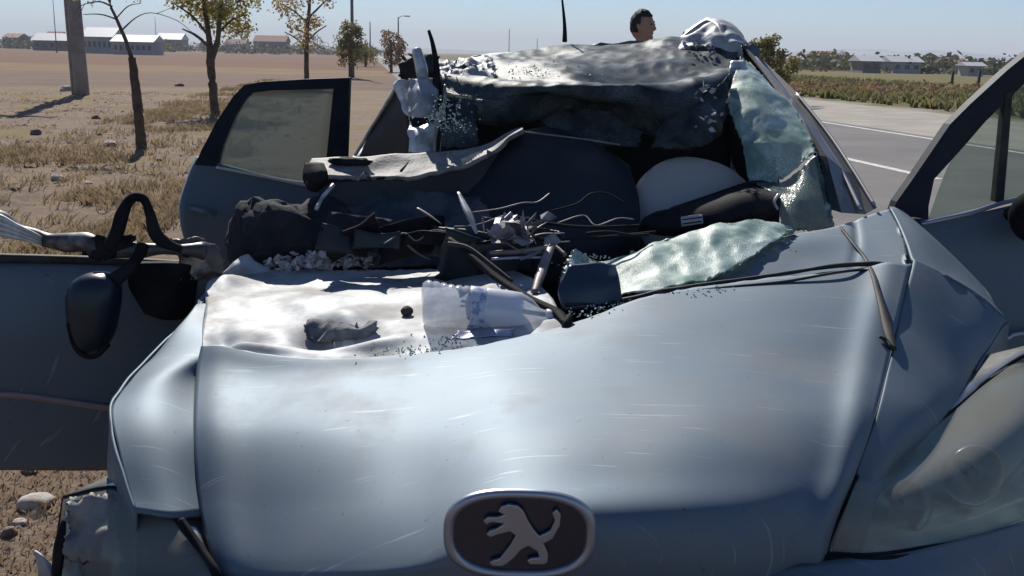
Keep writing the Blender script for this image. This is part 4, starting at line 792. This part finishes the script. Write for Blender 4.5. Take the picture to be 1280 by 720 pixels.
# ---------------------------------------------------------------- person behind the car
def person():
    f0 = at(803, 33, 8.9); x, y = f0.x, f0.y; top = f0.z + .13
    k = top / 1.78; P = lambda a, b, c: Vector((x + a * k, y + b * k, c * k))
    parts = []
    def lim(pts, rad): parts.append(tube_geo([P(*p) for p in pts], [q * k for q in rad], n=14, samples=18))
    lim([(0,0,.86),(0,0,1.0),(0,-.01,1.14),(0,0,1.28),(0,.01,1.40),(0,.015,1.47)], [.15,.155,.145,.165,.16,.07])
    lim([(-.19,.0,1.38),(0,.01,1.41),(.19,.0,1.38)], [.055,.09,.055])
    lim([(0,.012,1.44),(.005,.0,1.56)], [.058,.052])
    for sx in (-1, 1):
        lim([(sx*.085,0,.92),(sx*.095,-.005,.70),(sx*.10,-.01,.49),(sx*.10,.01,.30),(sx*.10,.02,.09)], [.095,.085,.062,.058,.042])
        lim([(sx*.10,.045,.05),(sx*.105,-.05,.04),(sx*.115,-.16,.03)], [.042,.042,.03])
        lim([(sx*.20,0,1.37),(sx*.245,.015,1.20),(sx*.265,.01,1.07),(sx*.27,-.03,.93),(sx*.268,-.05,.84)], [.055,.047,.040,.034,.026])
        lim([(sx*.268,-.05,.84),(sx*.266,-.06,.79),(sx*.262,-.07,.755)], [.026,.036,.030])
        for j in range(4):
            b_ = -.045 - .018 * j + .0; ln = (.07, .08, .078, .06)[j]
            lim([(sx*.264,b_+.012,.765),(sx*.258,b_-.004,.765-ln*.55),(sx*.246,b_-.008,.765-ln)], [.0095,.009,.0075])
        lim([(sx*.258,-.085,.80),(sx*.245,-.112,.775),(sx*.238,-.118,.745)], [.011,.010,.008])
    # head, face turned to the right of the picture
    hd = P(.0, .0, 1.66); fx = Vector((.86, -.5, 0)); fy = Vector((.5, .86, 0))
    v, f = blob_geo((0, 0, 0), (1, 1, 1), 1, 0, 1, 24, 18); hv = []
    for p in v:
        w = .074 * (1 - .20 * max(0, -p.z) ** 2); lx = .097 * p.x + (.012 * max(0, -p.z) if p.x > 0 else 0) - (.02 * max(0, -p.z) if p.x < 0 else 0)
        hv.append(hd + (fx * lx + fy * (w * p.y) + Vector((0, 0, .118 * p.z))) * k)
    parts.append((hv, f))
    H = lambda a, b, c: hd + (fx * a + fy * b + Vector((0, 0, c))) * k
    parts.append(tube_geo([H(.092, 0, .015), H(.108, 0, -.012), H(.114, 0, -.028), H(.096, 0, -.036)], [.010 * k, .011 * k, .015 * k, .010 * k], n=10, samples=8))
    parts.append(blob_geo(H(.088, 0, -.062), (.016, .022, .011), 1, 0, 1, 12, 8)); parts.append(blob_geo(H(.080, 0, -.098), (.022, .024, .018), 1, 0, 1, 12, 8))
    for sy in (-1, 1):
        parts.append(blob_geo(H(.0, sy * .074, -.012), (.020, .012, .032), 1, 0, 1, 12, 8)); parts.append(blob_geo(H(.082, sy * .032, .026), (.018, .022, .010), 1, 0, 1, 12, 8))
    m = bpy.data.materials.new('skin_and_clothes'); m.use_nodes = True; nn = m.node_tree.nodes; ll = m.node_tree.links; bb = nn['Principled BSDF']; bb.inputs['Roughness'].default_value = .7
    g = nn.new('ShaderNodeNewGeometry'); s_ = nn.new('ShaderNodeSeparateXYZ'); ll.new(g.outputs['Position'], s_.inputs[0])
    rmp = nn.new('ShaderNodeValToRGB'); rmp.color_ramp.interpolation = 'CONSTANT'; mr_ = nn.new('ShaderNodeMath'); mr_.operation = 'MULTIPLY'; mr_.inputs[1].default_value = 1 / (2 * k); ll.new(s_.outputs[2], mr_.inputs[0]); ll.new(mr_.outputs[0], rmp.inputs[0])
    e = rmp.color_ramp.elements; e[0].color = (.02, .018, .016, 1); e[0].position = 0; e[1].position = .04; e[1].color = (.03, .035, .05, 1)
    for ps, cl_ in ((.415, (.34, .19, .13, 1)), (.423, (.05, .055, .07, 1)), (.745, (.34, .19, .13, 1))):
        q = e.new(ps); q.color = cl_
    e.remove(e[2]) if False else None
    ll.new(rmp.outputs[0], bb.inputs['Base Color'])
    V, Fc = merge(parts)
    o = link('person', V, Fc, m); md = o.modifiers.new('one_skin', 'REMESH'); md.mode = 'VOXEL'; md.voxel_size = .008; md.use_smooth_shade = True
    md = o.modifiers.new('soft', 'SMOOTH'); md.factor = .5; md.iterations = 4
    tag(o, 'dark haired man in dark clothes standing behind the car roof', 'person')
    hv2 = []; keep = []
    v, f = blob_geo((0, 0, 0), (1, 1, 1), 1, 0, 1, 32, 24)
    for p in v:
        q = H(.101 * p.x - .004, .079 * p.y, .124 * p.z + .004); hv2.append(q + Vector((nz(q, 60, 1), nz(q, 60, 2), nz(q, 60, 3))) * .006 + Vector((nz(q, 190, 4), nz(q, 190, 5), nz(q, 190, 6))) * .007)
    for q in f:
        c = sum((v[i] for i in q), Vector()) / len(q)
        if c.z > .42 + .1 * c.x or (c.x < -.05 and c.z > -.45) or (c.x < .22 and c.z > .05 and abs(c.y) > .5): keep.append(q)
    link('hair', hv2, keep, M('dark_hair', (.012, .009, .008), .7, bump=.4, bscale=150), o, thick=.006, off=0)
    eye = M('dark_eye', (.02, .015, .012), .2)
    for sy in (-1, 1): link('eye', *blob_geo(H(.091, sy * .032, .008), (.009, .010, .008), 1, 0, 1, 10, 8), eye, o)
person()

# ---------------------------------------------------------------- roadside trees
bark = M('tree_bark', (.115, .075, .05), .9, 0, col2=(.06, .04, .03), vscale=9, bump=.5, bscale=40)
bark2 = M('thin_pale_bark', (.10, .085, .07), .9, 0, col2=(.06, .05, .042), vscale=12, bump=.4)
def leafmat(name, a, b):
    m = M(name, a, .75, 0, col2=b, vscale=1.6, vlo=.38, vhi=.62)
    nn = m.node_tree.nodes; ll = m.node_tree.links; p = nn['Principled BSDF']
    tr = nn.new('ShaderNodeBsdfTranslucent'); mx = nn.new('ShaderNodeMixShader'); mx.inputs[0].default_value = .4
    src = p.inputs['Base Color'].links[0].from_socket; ll.new(src, tr.inputs[0]); ll.new(p.outputs[0], mx.inputs[1]); ll.new(tr.outputs[0], mx.inputs[2]); ll.new(mx.outputs[0], nn['Material Output'].inputs[0])
    return m
lf_ol = leafmat('olive_autumn_leaves', (.27, .25, .07), (.34, .27, .10)); lf_yel = leafmat('yellow_brown_leaves', (.40, .29, .11), (.30, .20, .09)); lf_gr = leafmat('yellow_green_leaves', (.17, .16, .045), (.22, .17, .06)); lf_rust = leafmat('rusty_leaves', (.25, .12, .07), (.19, .13, .06))
def leaves(parent, centres, n, spread, size, mat, seed, name='crown'):
    rnd = random.Random(seed); V, Fc = [], []
    for c in centres:
        for k in range(n):
            while True:
                q = Vector((rnd.uniform(-1, 1), rnd.uniform(-1, 1), rnd.uniform(-1, 1)))
                if q.length < 1: break
            p = c + Vector((q.x * spread[0], q.y * spread[0], q.z * spread[1])) * (.5 + .5 * rnd.random())
            a = Vector((rnd.uniform(-1, 1), rnd.uniform(-1, 1), rnd.uniform(-1, .6))).normalized(); b = a.cross(Vector((rnd.uniform(-1, 1), rnd.uniform(-1, 1), rnd.uniform(-1, 1)))).normalized()
            s_ = size * rnd.uniform(.6, 1.4); o = len(V); V += [p, p + a * s_ * .5 + b * s_ * .28, p + a * s_, p + a * s_ * .5 - b * s_ * .28]; Fc.append((o, o + 1, o + 2, o + 3))
    return link(name, V, Fc, mat, parent, smooth=False)
def tree(trunk, twigs, clumps, label, lmat, nleaf, spread, size, seed, bark_=None, group='young trees along the road', stub=None):
    base = at(*trunk[0][:3]); base.z = gh(base.x, base.y)
    t = empty('roadside_tree', base, label, 'tree', group)
    sink = base - Vector((0, 0, .12)); pts = [sink] + [at(*p[:3]) for p in trunk[1:]]; rad = [p[3] for p in trunk]
    link('trunk', *tube_geo(pts, rad, n=9, samples=26, wob=.25, seed=seed), bark_ or bark, t)
    for w in twigs:
        link('limb', *tube_geo([at(*p[:3]) for p in w], [p[3] for p in w], n=6, samples=12, wob=.2, seed=seed), bark_ or bark2, t)
    if clumps: leaves(t, [at(*c) for c in clumps], nleaf, spread, size, lmat, seed)
    return t
Y1 = 14.5
t1 = tree([(177,187,Y1,.075),(174,150,Y1,.068),(169,105,Y1,.062),(165,72,Y1,.050)],
     [[(165,76,Y1,.034),(160,58,Y1,.028),(152,38,Y1,.024),(143,18,Y1,.020),(137,2,Y1,.017),(141,-22,Y1,.012),(150,-50,Y1+.2,.006)],
      [(140,8,Y1,.014),(124,2,Y1-.2,.010),(104,6,Y1-.3,.006),(96,12,Y1-.3,.004)], [(146,24,Y1,.012),(126,18,Y1+.2,.009),(104,18,Y1+.3,.005)],
      [(152,38,Y1,.011),(170,22,Y1+.2,.008),(190,16,Y1+.3,.006),(222,26,Y1+.3,.005),(244,44,Y1+.4,.003)], [(146,22,Y1,.010),(160,8,Y1-.2,.007),(176,4,Y1-.2,.004)], [(137,2,Y1,.012),(120,-20,Y1,.008),(104,-40,Y1,.005)], [(139,-10,Y1,.012),(165,-30,Y1,.008),(190,-44,Y1,.005)],
      [(106,4,Y1-.3,.005),(98,22,Y1-.3,.003)], [(196,17,Y1+.3,.005),(214,10,Y1+.3,.003)]],
     [(112,-4,Y1),(104,-14,Y1),(128,-22,Y1),(190,-40,Y1),(150,-40,Y1),(172,-6,Y1),(140,-14,Y1)], 'leaning nearly bare young tree with a thick brown lower trunk', lf_ol, 40, (.26, .16), .06, 11)
Y2 = 22.8
def crown_px(x0, x1, y0, y1, Y, n, seed, dy=1.0, ell=True):
    rnd = random.Random(seed); out = []
    while len(out) < n:
        a, b = rnd.uniform(-1, 1), rnd.uniform(-1, 1)
        if ell and a * a + b * b > 1: continue
        out.append(((x0 + x1) / 2 + a * (x1 - x0) / 2, (y0 + y1) / 2 + b * (y1 - y0) / 2, Y + rnd.uniform(-dy, dy)))
    return out
tree([(270,142,Y2,.10),(266,110,Y2,.09),(263,75,Y2,.085),(261,45,Y2,.06),(256,10,Y2,.05),(252,-40,Y2,.03)],
     [[(264,76,Y2,.07),(272,50,Y2,.06),(275,15,Y2-.2,.05),(280,-30,Y2-.2,.03)], [(263,60,Y2,.04),(246,45,Y2+.3,.03),(228,36,Y2+.4,.015)], [(261,45,Y2,.03),(240,20,Y2,.025),(214,2,Y2,.012)], [(274,40,Y2,.03),(292,24,Y2,.02),(310,18,Y2,.012)], [(275,20,Y2,.03),(300,0,Y2,.02),(330,-10,Y2,.01)]],
     crown_px(228, 326, -70, 30, Y2, 30, 3, .9) + crown_px(262, 312, 4, 42, Y2, 9, 4, .5) + crown_px(205, 250, -30, 8, Y2, 5, 6, .5), 'forked tree with a dense olive crown behind the bare one', lf_ol, 95, (.40, .28), .085, 12)
Y3 = 40.0
tree([(383,97,Y3,.10),(383,70,Y3,.09),(384,40,Y3,.075),(387,5,Y3,.055),(389,-30,Y3,.03)],
     [[(383,60,Y3,.05),(370,48,Y3,.03),(356,40,Y3,.02)], [(384,52,Y3,.05),(396,40,Y3,.03),(408,32,Y3,.02)], [(385,30,Y3,.05),(368,14,Y3,.03),(350,4,Y3,.02)], [(386,22,Y3,.05),(402,6,Y3,.03),(414,-6,Y3,.02)]],
     crown_px(342, 414, -40, 30, Y3, 30, 8, 1.0) + crown_px(366, 400, 24, 58, Y3, 10, 9, .8), 'airy yellow-brown tree just above the open rear door', lf_yel, 38, (.5, .38), .13, 13)
Y4 = 56.0
tree([(438,92,Y4,.11),(438,70,Y4,.10),(437,45,Y4,.06)], [[(438,66,Y4,.05),(430,52,Y4,.03),(424,46,Y4,.02)], [(438,60,Y4,.05),(446,48,Y4,.02)]],
     crown_px(420, 450, 30, 74, Y4, 22, 10, .7) + crown_px(426, 448, 62, 84, Y4, 6, 14, .6), 'small narrow yellow-green tree by the light pole', lf_gr, 90, (.38, .34), .14, 14)
Y5 = 75.0
tree([(489,92,Y5,.12),(489,72,Y5,.10),(488,52,Y5,.06)], [[(489,70,Y5,.06),(480,58,Y5,.03)], [(489,66,Y5,.06),(499,56,Y5,.03)]],
     crown_px(474, 504, 38, 84, Y5, 26, 15, .9), 'rusty brown small tree next to the crushed pillar', lf_rust, 80, (.42, .4), .16, 15)
Y6 = 100.0
tree([(457,84,Y6,.12),(457,74,Y6,.10),(457,60,Y6,.06)], [[(457,72,Y6,.06),(450,64,Y6,.03)]], crown_px(446, 470, 54, 80, Y6, 18, 16, 1.0), 'low green tree far off between the rusty and narrow trees', lf_gr, 60, (.6, .5), .2, 16)
Y7 = 34.0
tree([(962,118,Y7,.10),(961,95,Y7,.09),(958,65,Y7,.06),(955,48,Y7,.03)], [[(960,90,Y7,.05),(978,74,Y7,.03),(990,66,Y7,.02)], [(960,84,Y7,.05),(945,64,Y7,.03),(940,54,Y7,.02)], [(958,70,Y7,.04),(966,56,Y7,.02)]],
     crown_px(940, 996, 62, 104, Y7, 26, 17, .8) + crown_px(938, 974, 44, 66, Y7, 14, 18, .6), 'bushy yellow-green tree beyond the road, right of the roof', lf_gr, 110, (.26, .2), .10, 17, group=None)

# ---------------------------------------------------------------- poles
polem = M('grey_concrete_pole', (.27, .235, .215), .85, 0, col2=(.20, .175, .16), vscale=3, bump=.2)
steel = M('grey_steel', (.16, .165, .18), .5, .5)
pb = ground_at(103, 120); pt = pb + Vector((-.18, 0, 8.6))
up = empty('utility_pole', pb, 'thick grey concrete utility pole at the field edge, leaning slightly', 'utility pole', 'poles along the roadside')
link('pole', *tube_geo([pb - Vector((0, 0, .3)), pt], [.21, .14], n=12, samples=8), polem, up)
link('brace', *tube_geo([pb + Vector((-.30, .1, .02)), pb + Vector((-.34, .1, 3)), pt + Vector((-.16, 0, -1.2))], [.05, .05, .045], n=8, samples=6), polem, up)
link('crossarm', *box_geo(pt + Vector((0, 0, -.35)), (1.7, .10, .12)), steel, up, smooth=False)
for dx in (-.75, 0, .75): link('insulator', *lathe_geo([(0, .03), (.05, .06), (.09, .04), (.13, .06), (.18, .02)], pt + Vector((dx, 0, -.28)), (0, 0, 1), 10), M('brown_insulator', (.10, .05, .03), .3), up)
fb = M('white_bag', (.6, .58, .6), .8)
def lamp_pole(px_, py_, h, label, arm=1.5, Y=None, group='poles along the roadside', name='street_lamp', cat='street lamp'):
    b = ground_at(px_, py_); o = empty(name, b, label, cat, group); sc_ = 1 if h > 6.5 else .9
    link('pole', *tube_geo([b - Vector((0, 0, .2)), b + Vector((0, 0, h * .5)), b + Vector((0, 0, h))], [.10, .085, .06], n=9), steel, o)
    if arm:
        link('arm', *tube_geo([b + Vector((0, 0, h - .1)), b + Vector((arm * .5, 0, h + .12)), b + Vector((arm, 0, h + .15))], [.04, .035, .03], n=7, samples=8), steel, o)
        link('lamp_head', *box_geo(b + Vector((arm + .25, 0, h + .13)), (.6, .22, .12), bev=.03), steel, o)
    return o
lamp_pole(441, 97, 8.6, 'tall dark lamp post rising beside the narrow tree')
lamp_pole(463, 78, 5.2, 'thin short post left of the rusty tree', arm=0, name='utility_pole', cat='post')
lamp_pole(498, 82, 5.0, 'small street lamp with bent arm above the rusty tree', arm=.7)
lamp_pole(636, 76, 7.0, 'distant pole rising over the roof, left of its neighbour', arm=0, name='utility_pole', cat='post')
lamp_pole(671, 76, 5.4, 'short distant pole over the middle of the roof', arm=0, name='utility_pole', cat='post')
# antenna masts near the village
for px_, h, lb in ((71, 9.5, 'thin mast over the left village roofs'), (196, 8.6, 'thin mast over the white sheds')):
    b = ground_at(px_, 66); o = empty('mast', b, lb, 'mast', 'thin masts by the village'); link('pole', *tube_geo([b, b + Vector((0, 0, h))], [.12, .05], n=6), steel, o)

# ---------------------------------------------------------------- village and sheds far off
wallw = M('white_wall', (.34, .34, .34), .85, 0, col2=(.28, .28, .28), vscale=.4); walld = M('drab_wall', (.20, .17, .15), .9, 0, col2=(.15, .13, .12), vscale=.3); roofw = M('pale_metal_roof', (.38, .40, .42), .6, .1); roofr = M('dull_red_roof', (.22, .10, .07), .85); wing = M('dark_window', (.02, .024, .03), .2)
def shed(x0, x1, ybase, h, dep, wall, roof, label, group, nw=5, rise=.25):
    c = ground_at((x0 + x1) / 2, ybase); w = (x1 - x0) / F * c.y; a = c - Vector((w / 2, 0, 0)); b = c + Vector((w / 2, 0, 0))
    o = empty('farm_building', (c.x, c.y, 0), label, 'building', group)
    link('wall', *box_geo((c.x, c.y + dep / 2, h / 2), (w, dep, h)), wall, o, smooth=False)
    y0, y1, ym = c.y - .3, c.y + dep + .3, c.y + dep / 2
    V = []
    for x in (a.x - .4, b.x + .4): V += [Vector((x, y0, h)), Vector((x, ym, h + dep * rise)), Vector((x, y1, h))]
    link('roof', V, [(0, 3, 4, 1), (1, 4, 5, 2), (0, 1, 2), (3, 5, 4), (0, 2, 5, 3)], roof, o, smooth=False)
    for k in range(nw):
        x = a.x + w * (k + .5) / nw
        wd = link('window', *box_geo((x, c.y - .02, h * .55), (min(1.4, w / nw * .45), .10, h * .35)), wing, o, smooth=False)
    return o
G1, G2 = 'village buildings left of the car', 'farm buildings beyond the road'
shed(42, 90, 63.5, 2.4, 7, walld, roofw, 'long drab shed at the far left edge of the village', G1)
shed(104, 140, 67, 3.0, 7, wallw, roofw, 'white shed just right of the concrete pole', G1, 6)
shed(142, 190, 68.5, 2.2, 6, wallw, roofw, 'lowest white shed right of the bare tree trunk', G1, 7, .2)
shed(4, 22, 60.5, 3.4, 9, walld, roofr, 'drab house with dull red roof at left', G1, 3, .15)
shed(56, 74, 61.0, 3.8, 9, wallw, roofr, 'white house with red roof left of the pole', G1, 3)
shed(80, 94, 61.2, 4.0, 8, walld, roofw, 'small drab house against the concrete pole', G1, 2)
shed(196, 226, 63.5, 4.4, 10, walld, roofw, 'drab house behind the forked tree', G1, 4)
shed(282, 306, 64.5, 3.6, 9, wallw, roofr, 'white house right of the forked tree', G1, 3)
shed(318, 356, 66.5, 4.2, 9, walld, roofr, 'long drab house left of the airy tree', G1, 5)
shed(1064, 1176, 85.5, 2.9, 12, walld, roofw, 'long drab shed with pale roof beyond the road', G2, 12, .10)
shed(1116, 1150, 92.0, 1.5, 5, wallw, roofw, 'low pale hut in front of the long shed', G2, 3, .15)
shed(1184, 1206, 91.5, 1.5, 5, walld, roofr, 'small red roofed hut right of the long shed', G2, 2, .15)
shed(1210, 1228, 95.5, 1.2, 3, wallw, roofw, 'tiny white hut nearest the open driver door', G2, 2, .15)
shed(1024, 1046, 86.5, 2.2, 8, walld, roofr, 'drab red roofed house left of the long shed', G2, 3, .12)
shed(1078, 1100, 91.5, 1.5, 5, walld, roofw, 'drab hut under the left end of the long shed', G2, 2, .15)
tl = leafmat('distant_tree_leaves', (.055, .065, .03), (.085, .08, .04))
rnd = random.Random(5); cs = []
for k in range(150):
    x = rnd.uniform(-40, 470); b = ground_at(x, rnd.uniform(58.5, 61.0) + x * .021); cs.append(b + Vector((0, 0, rnd.uniform(.3, 2.6))))
for k in range(60):
    x = rnd.uniform(1000, 1300); b = ground_at(x, rnd.uniform(86.5, 89) + (x - 1000) * .021); cs.append(b + Vector((0, 0, rnd.uniform(.2, 1.4))))
tag(leaves(None, cs, 60, (4.5, 1.9), 1.0, tl, 77, 'far_treeline'), 'dark line of far trees behind the village', 'trees', kind='stuff')
tag(leaves(None, [ground_at(random.uniform(985, 1270), random.uniform(112, 122)) + Vector((0, 0, .2)) for k in range(70)], 40, (.7, .3), .2, lf_rust, 78, 'verge_weeds'), 'brown weeds growing along the far verge of the road', 'weeds', kind='stuff')
postm = M('dark_post', (.06, .05, .045), .9)
for i, (x, y, h, lb) in enumerate(((1189, 112, 1.0, 'dark fence post beyond the road, left one of the pair'), (1222, 114, 1.1, 'dark fence post beyond the road, close to the driver door frame'))):
    b = ground_at(x, y); tag(link('fence_post', *tube_geo([b - Vector((0, 0, .1)), b + Vector((0, 0, h))], [.09, .08], n=8), postm), lb, 'post', 'fence posts beyond the road')

# ---------------------------------------------------------------- verge: stones, gravel, dry grass
stonem = M('pale_stone', (.42, .38, .35), .9, 0, col2=(.30, .25, .21), vscale=9, bump=.4, bscale=30); stoned = M('brown_stone', (.20, .15, .12), .9, 0, col2=(.13, .10, .08), vscale=9, bump=.4)
ST = [(45,632,.075,0,'large pale stone near the bottom left corner of the picture'), (74,228,.10,0,'pale stone in front of the bare tree, left of the broken door'), (138,187,.13,0,'pale stone just left of the bare tree foot'), (84,114,.34,0,'white stone heap against the concrete pole'), (224,108,.24,1,'brown stone right of the forked tree line'), (38,590,.035,1,'brown stone below the passenger door edge'), (12,668,.04,1,'brown stone at the very left bottom edge'), (25,655,.03,0,'little pale stone beside the large one'), (110,232,.06,0,'small pale stone behind the frame loop'), (20,240,.06,1,'small brown stone at the left edge'), (205,270,.05,0,'small pale stone right of the frame loop'), (10,205,.08,1,'brown clod at the left edge of the verge'), (120,150,.14,1,'brown clod left of the bare trunk'), (45,168,.12,1,'brown clod below the concrete pole'), (200,200,.07,1,'brown clod right of the bare tree foot')]
for i, (x, y, r_, d_, lb) in enumerate(ST):
    p = ground_at(x, y); r_ *= .6; p.z = gh(p.x, p.y) + r_ * .25
    v, f = blob_geo(p, (r_ * random.uniform(.9, 1.3), r_, r_ * random.uniform(.5, .75)), i + 3, .35, 3, 14, 10); tag(link('stone', v, f, stoned if d_ else stonem), lb, 'stone', 'stones on the verge')
def pebbles(n, area, smin, smax, mat, seed, name):
    rnd = random.Random(seed); V, Fc = [], []
    oct_ = [(1,0,0),(0,1,0),(-1,0,0),(0,-1,0),(0,0,1),(0,0,-1)]; of = [(0,1,4),(1,2,4),(2,3,4),(3,0,4),(1,0,5),(2,1,5),(3,2,5),(0,3,5)]
    for k in range(n):
        u = rnd.random(); t_ = area[2] + (area[3] - area[2]) * u * u; s_ = rnd.uniform(area[0], area[1]); p = rd(s_, t_); p.z = gh(p.x, p.y)
        q = smin + (smax - smin) * rnd.random() ** 3; o = len(V); a = rnd.uniform(0, 6.3); ca, sa = math.cos(a), math.sin(a)
        for c in oct_:
            x, y, z = (c[0] * rnd.uniform(.6, 1.2), c[1] * rnd.uniform(.5, 1), c[2] * rnd.uniform(.3, .6)); V.append(p + Vector(((x * ca - y * sa) * q, (x * sa + y * ca) * q, z * q)))
        Fc += [tuple(o + i for i in g) for g in of]
    return tag(link(name, V, Fc, mat, smooth=False), kind='stuff')
tag(pebbles(9000, (-16, -.9, .8, 30), .006, .05, stonem, 1, 'gravel'), 'loose pale pebbles scattered over the dry verge', 'gravel')
tag(pebbles(5000, (-16, -.9, .8, 30), .008, .06, stoned, 2, 'clods'), 'brown clods of soil scattered over the dry verge', 'soil clods')
def grass(n, area, h, mat, seed, name, mask=0, blades=9, w=.006, pw=2.0):
    rnd = random.Random(seed); V, Fc = [], []; k = 0
    while k < n:
        u = rnd.random() ** pw; t_ = area[2] + (area[3] - area[2]) * u; s_ = rnd.uniform(area[0], area[1]); p = rd(s_, t_)
        if mask and nz(p, .45, seed) < mask and rnd.random() > .12: continue
        k += 1; p.z = gh(p.x, p.y) - .01; wf = w * (1 + t_ * .06)
        for j in range(blades):
            b = p + Vector((rnd.gauss(0, .06), rnd.gauss(0, .06), 0)); a = rnd.uniform(0, 6.3); hh = h * rnd.uniform(.4, 1.3); ln = rnd.uniform(.2, 1.0) * hh; e = Vector((math.cos(a), math.sin(a), 0)); sd_ = Vector((-e.y, e.x, 0)) * wf
            o = len(V); V += [b - sd_, b + sd_, b + e * ln * .4 + Vector((0, 0, hh * .65)) + sd_ * .7, b + e * ln + Vector((0, 0, hh))]; Fc += [(o, o + 1, o + 2), (o, o + 2, o + 3)]
    return tag(link(name, V, Fc, mat, smooth=False), kind='stuff')
straw = leafmat('dry_straw', (0.315, 0.228, 0.144), (0.232, 0.166, 0.106)); straw2 = leafmat('greenish_straw', (0.240, 0.185, 0.106), (0.298, 0.216, 0.128))
tag(grass(3000, (-15, -1.2, 1.5, 34), .04, straw, 5, 'dry_grass', .18, 8, .004), 'short dry straw growing in patches on the verge', 'grass')
tag(grass(2200, (-5.0, -1.6, 7.0, 50), .10, straw2, 6, 'tall_dry_grass', .10, 10, .004), 'taller dry grass around the feet of the roadside trees', 'grass')
tag(grass(3000, (-2.9, -.75, .9, 4.5), .035, straw, 8, 'straw_litter', 0, 5, .003, 1.0), 'broken straw littering the soil beside the car', 'straw')
tag(grass(2600, (17.5, 34, 18, 90), .35, leafmat('green_verge', (.13, .14, .045), (.20, .16, .07)), 7, 'verge_grass', 0, 8, .02), 'green and brown grass beyond the road', 'grass')

# ---------------------------------------------------------------- hazy air
hz = link('haze', *box_geo((0, 2400, 40), (9000, 5400, 84)), None, smooth=False)
hm = bpy.data.materials.new('hazy_air'); hm.use_nodes = True; n = hm.node_tree.nodes; n.remove(n['Principled BSDF']); pv = n.new('ShaderNodeVolumePrincipled'); pv.inputs['Density'].default_value = .00038; pv.inputs['Color'].default_value = (.86, .91, 1, 1)
hm.node_tree.links.new(pv.outputs[0], n['Material Output'].inputs['Volume']); hz.data.materials.clear(); hz.data.materials.append(hm); tag(hz, kind='stuff')
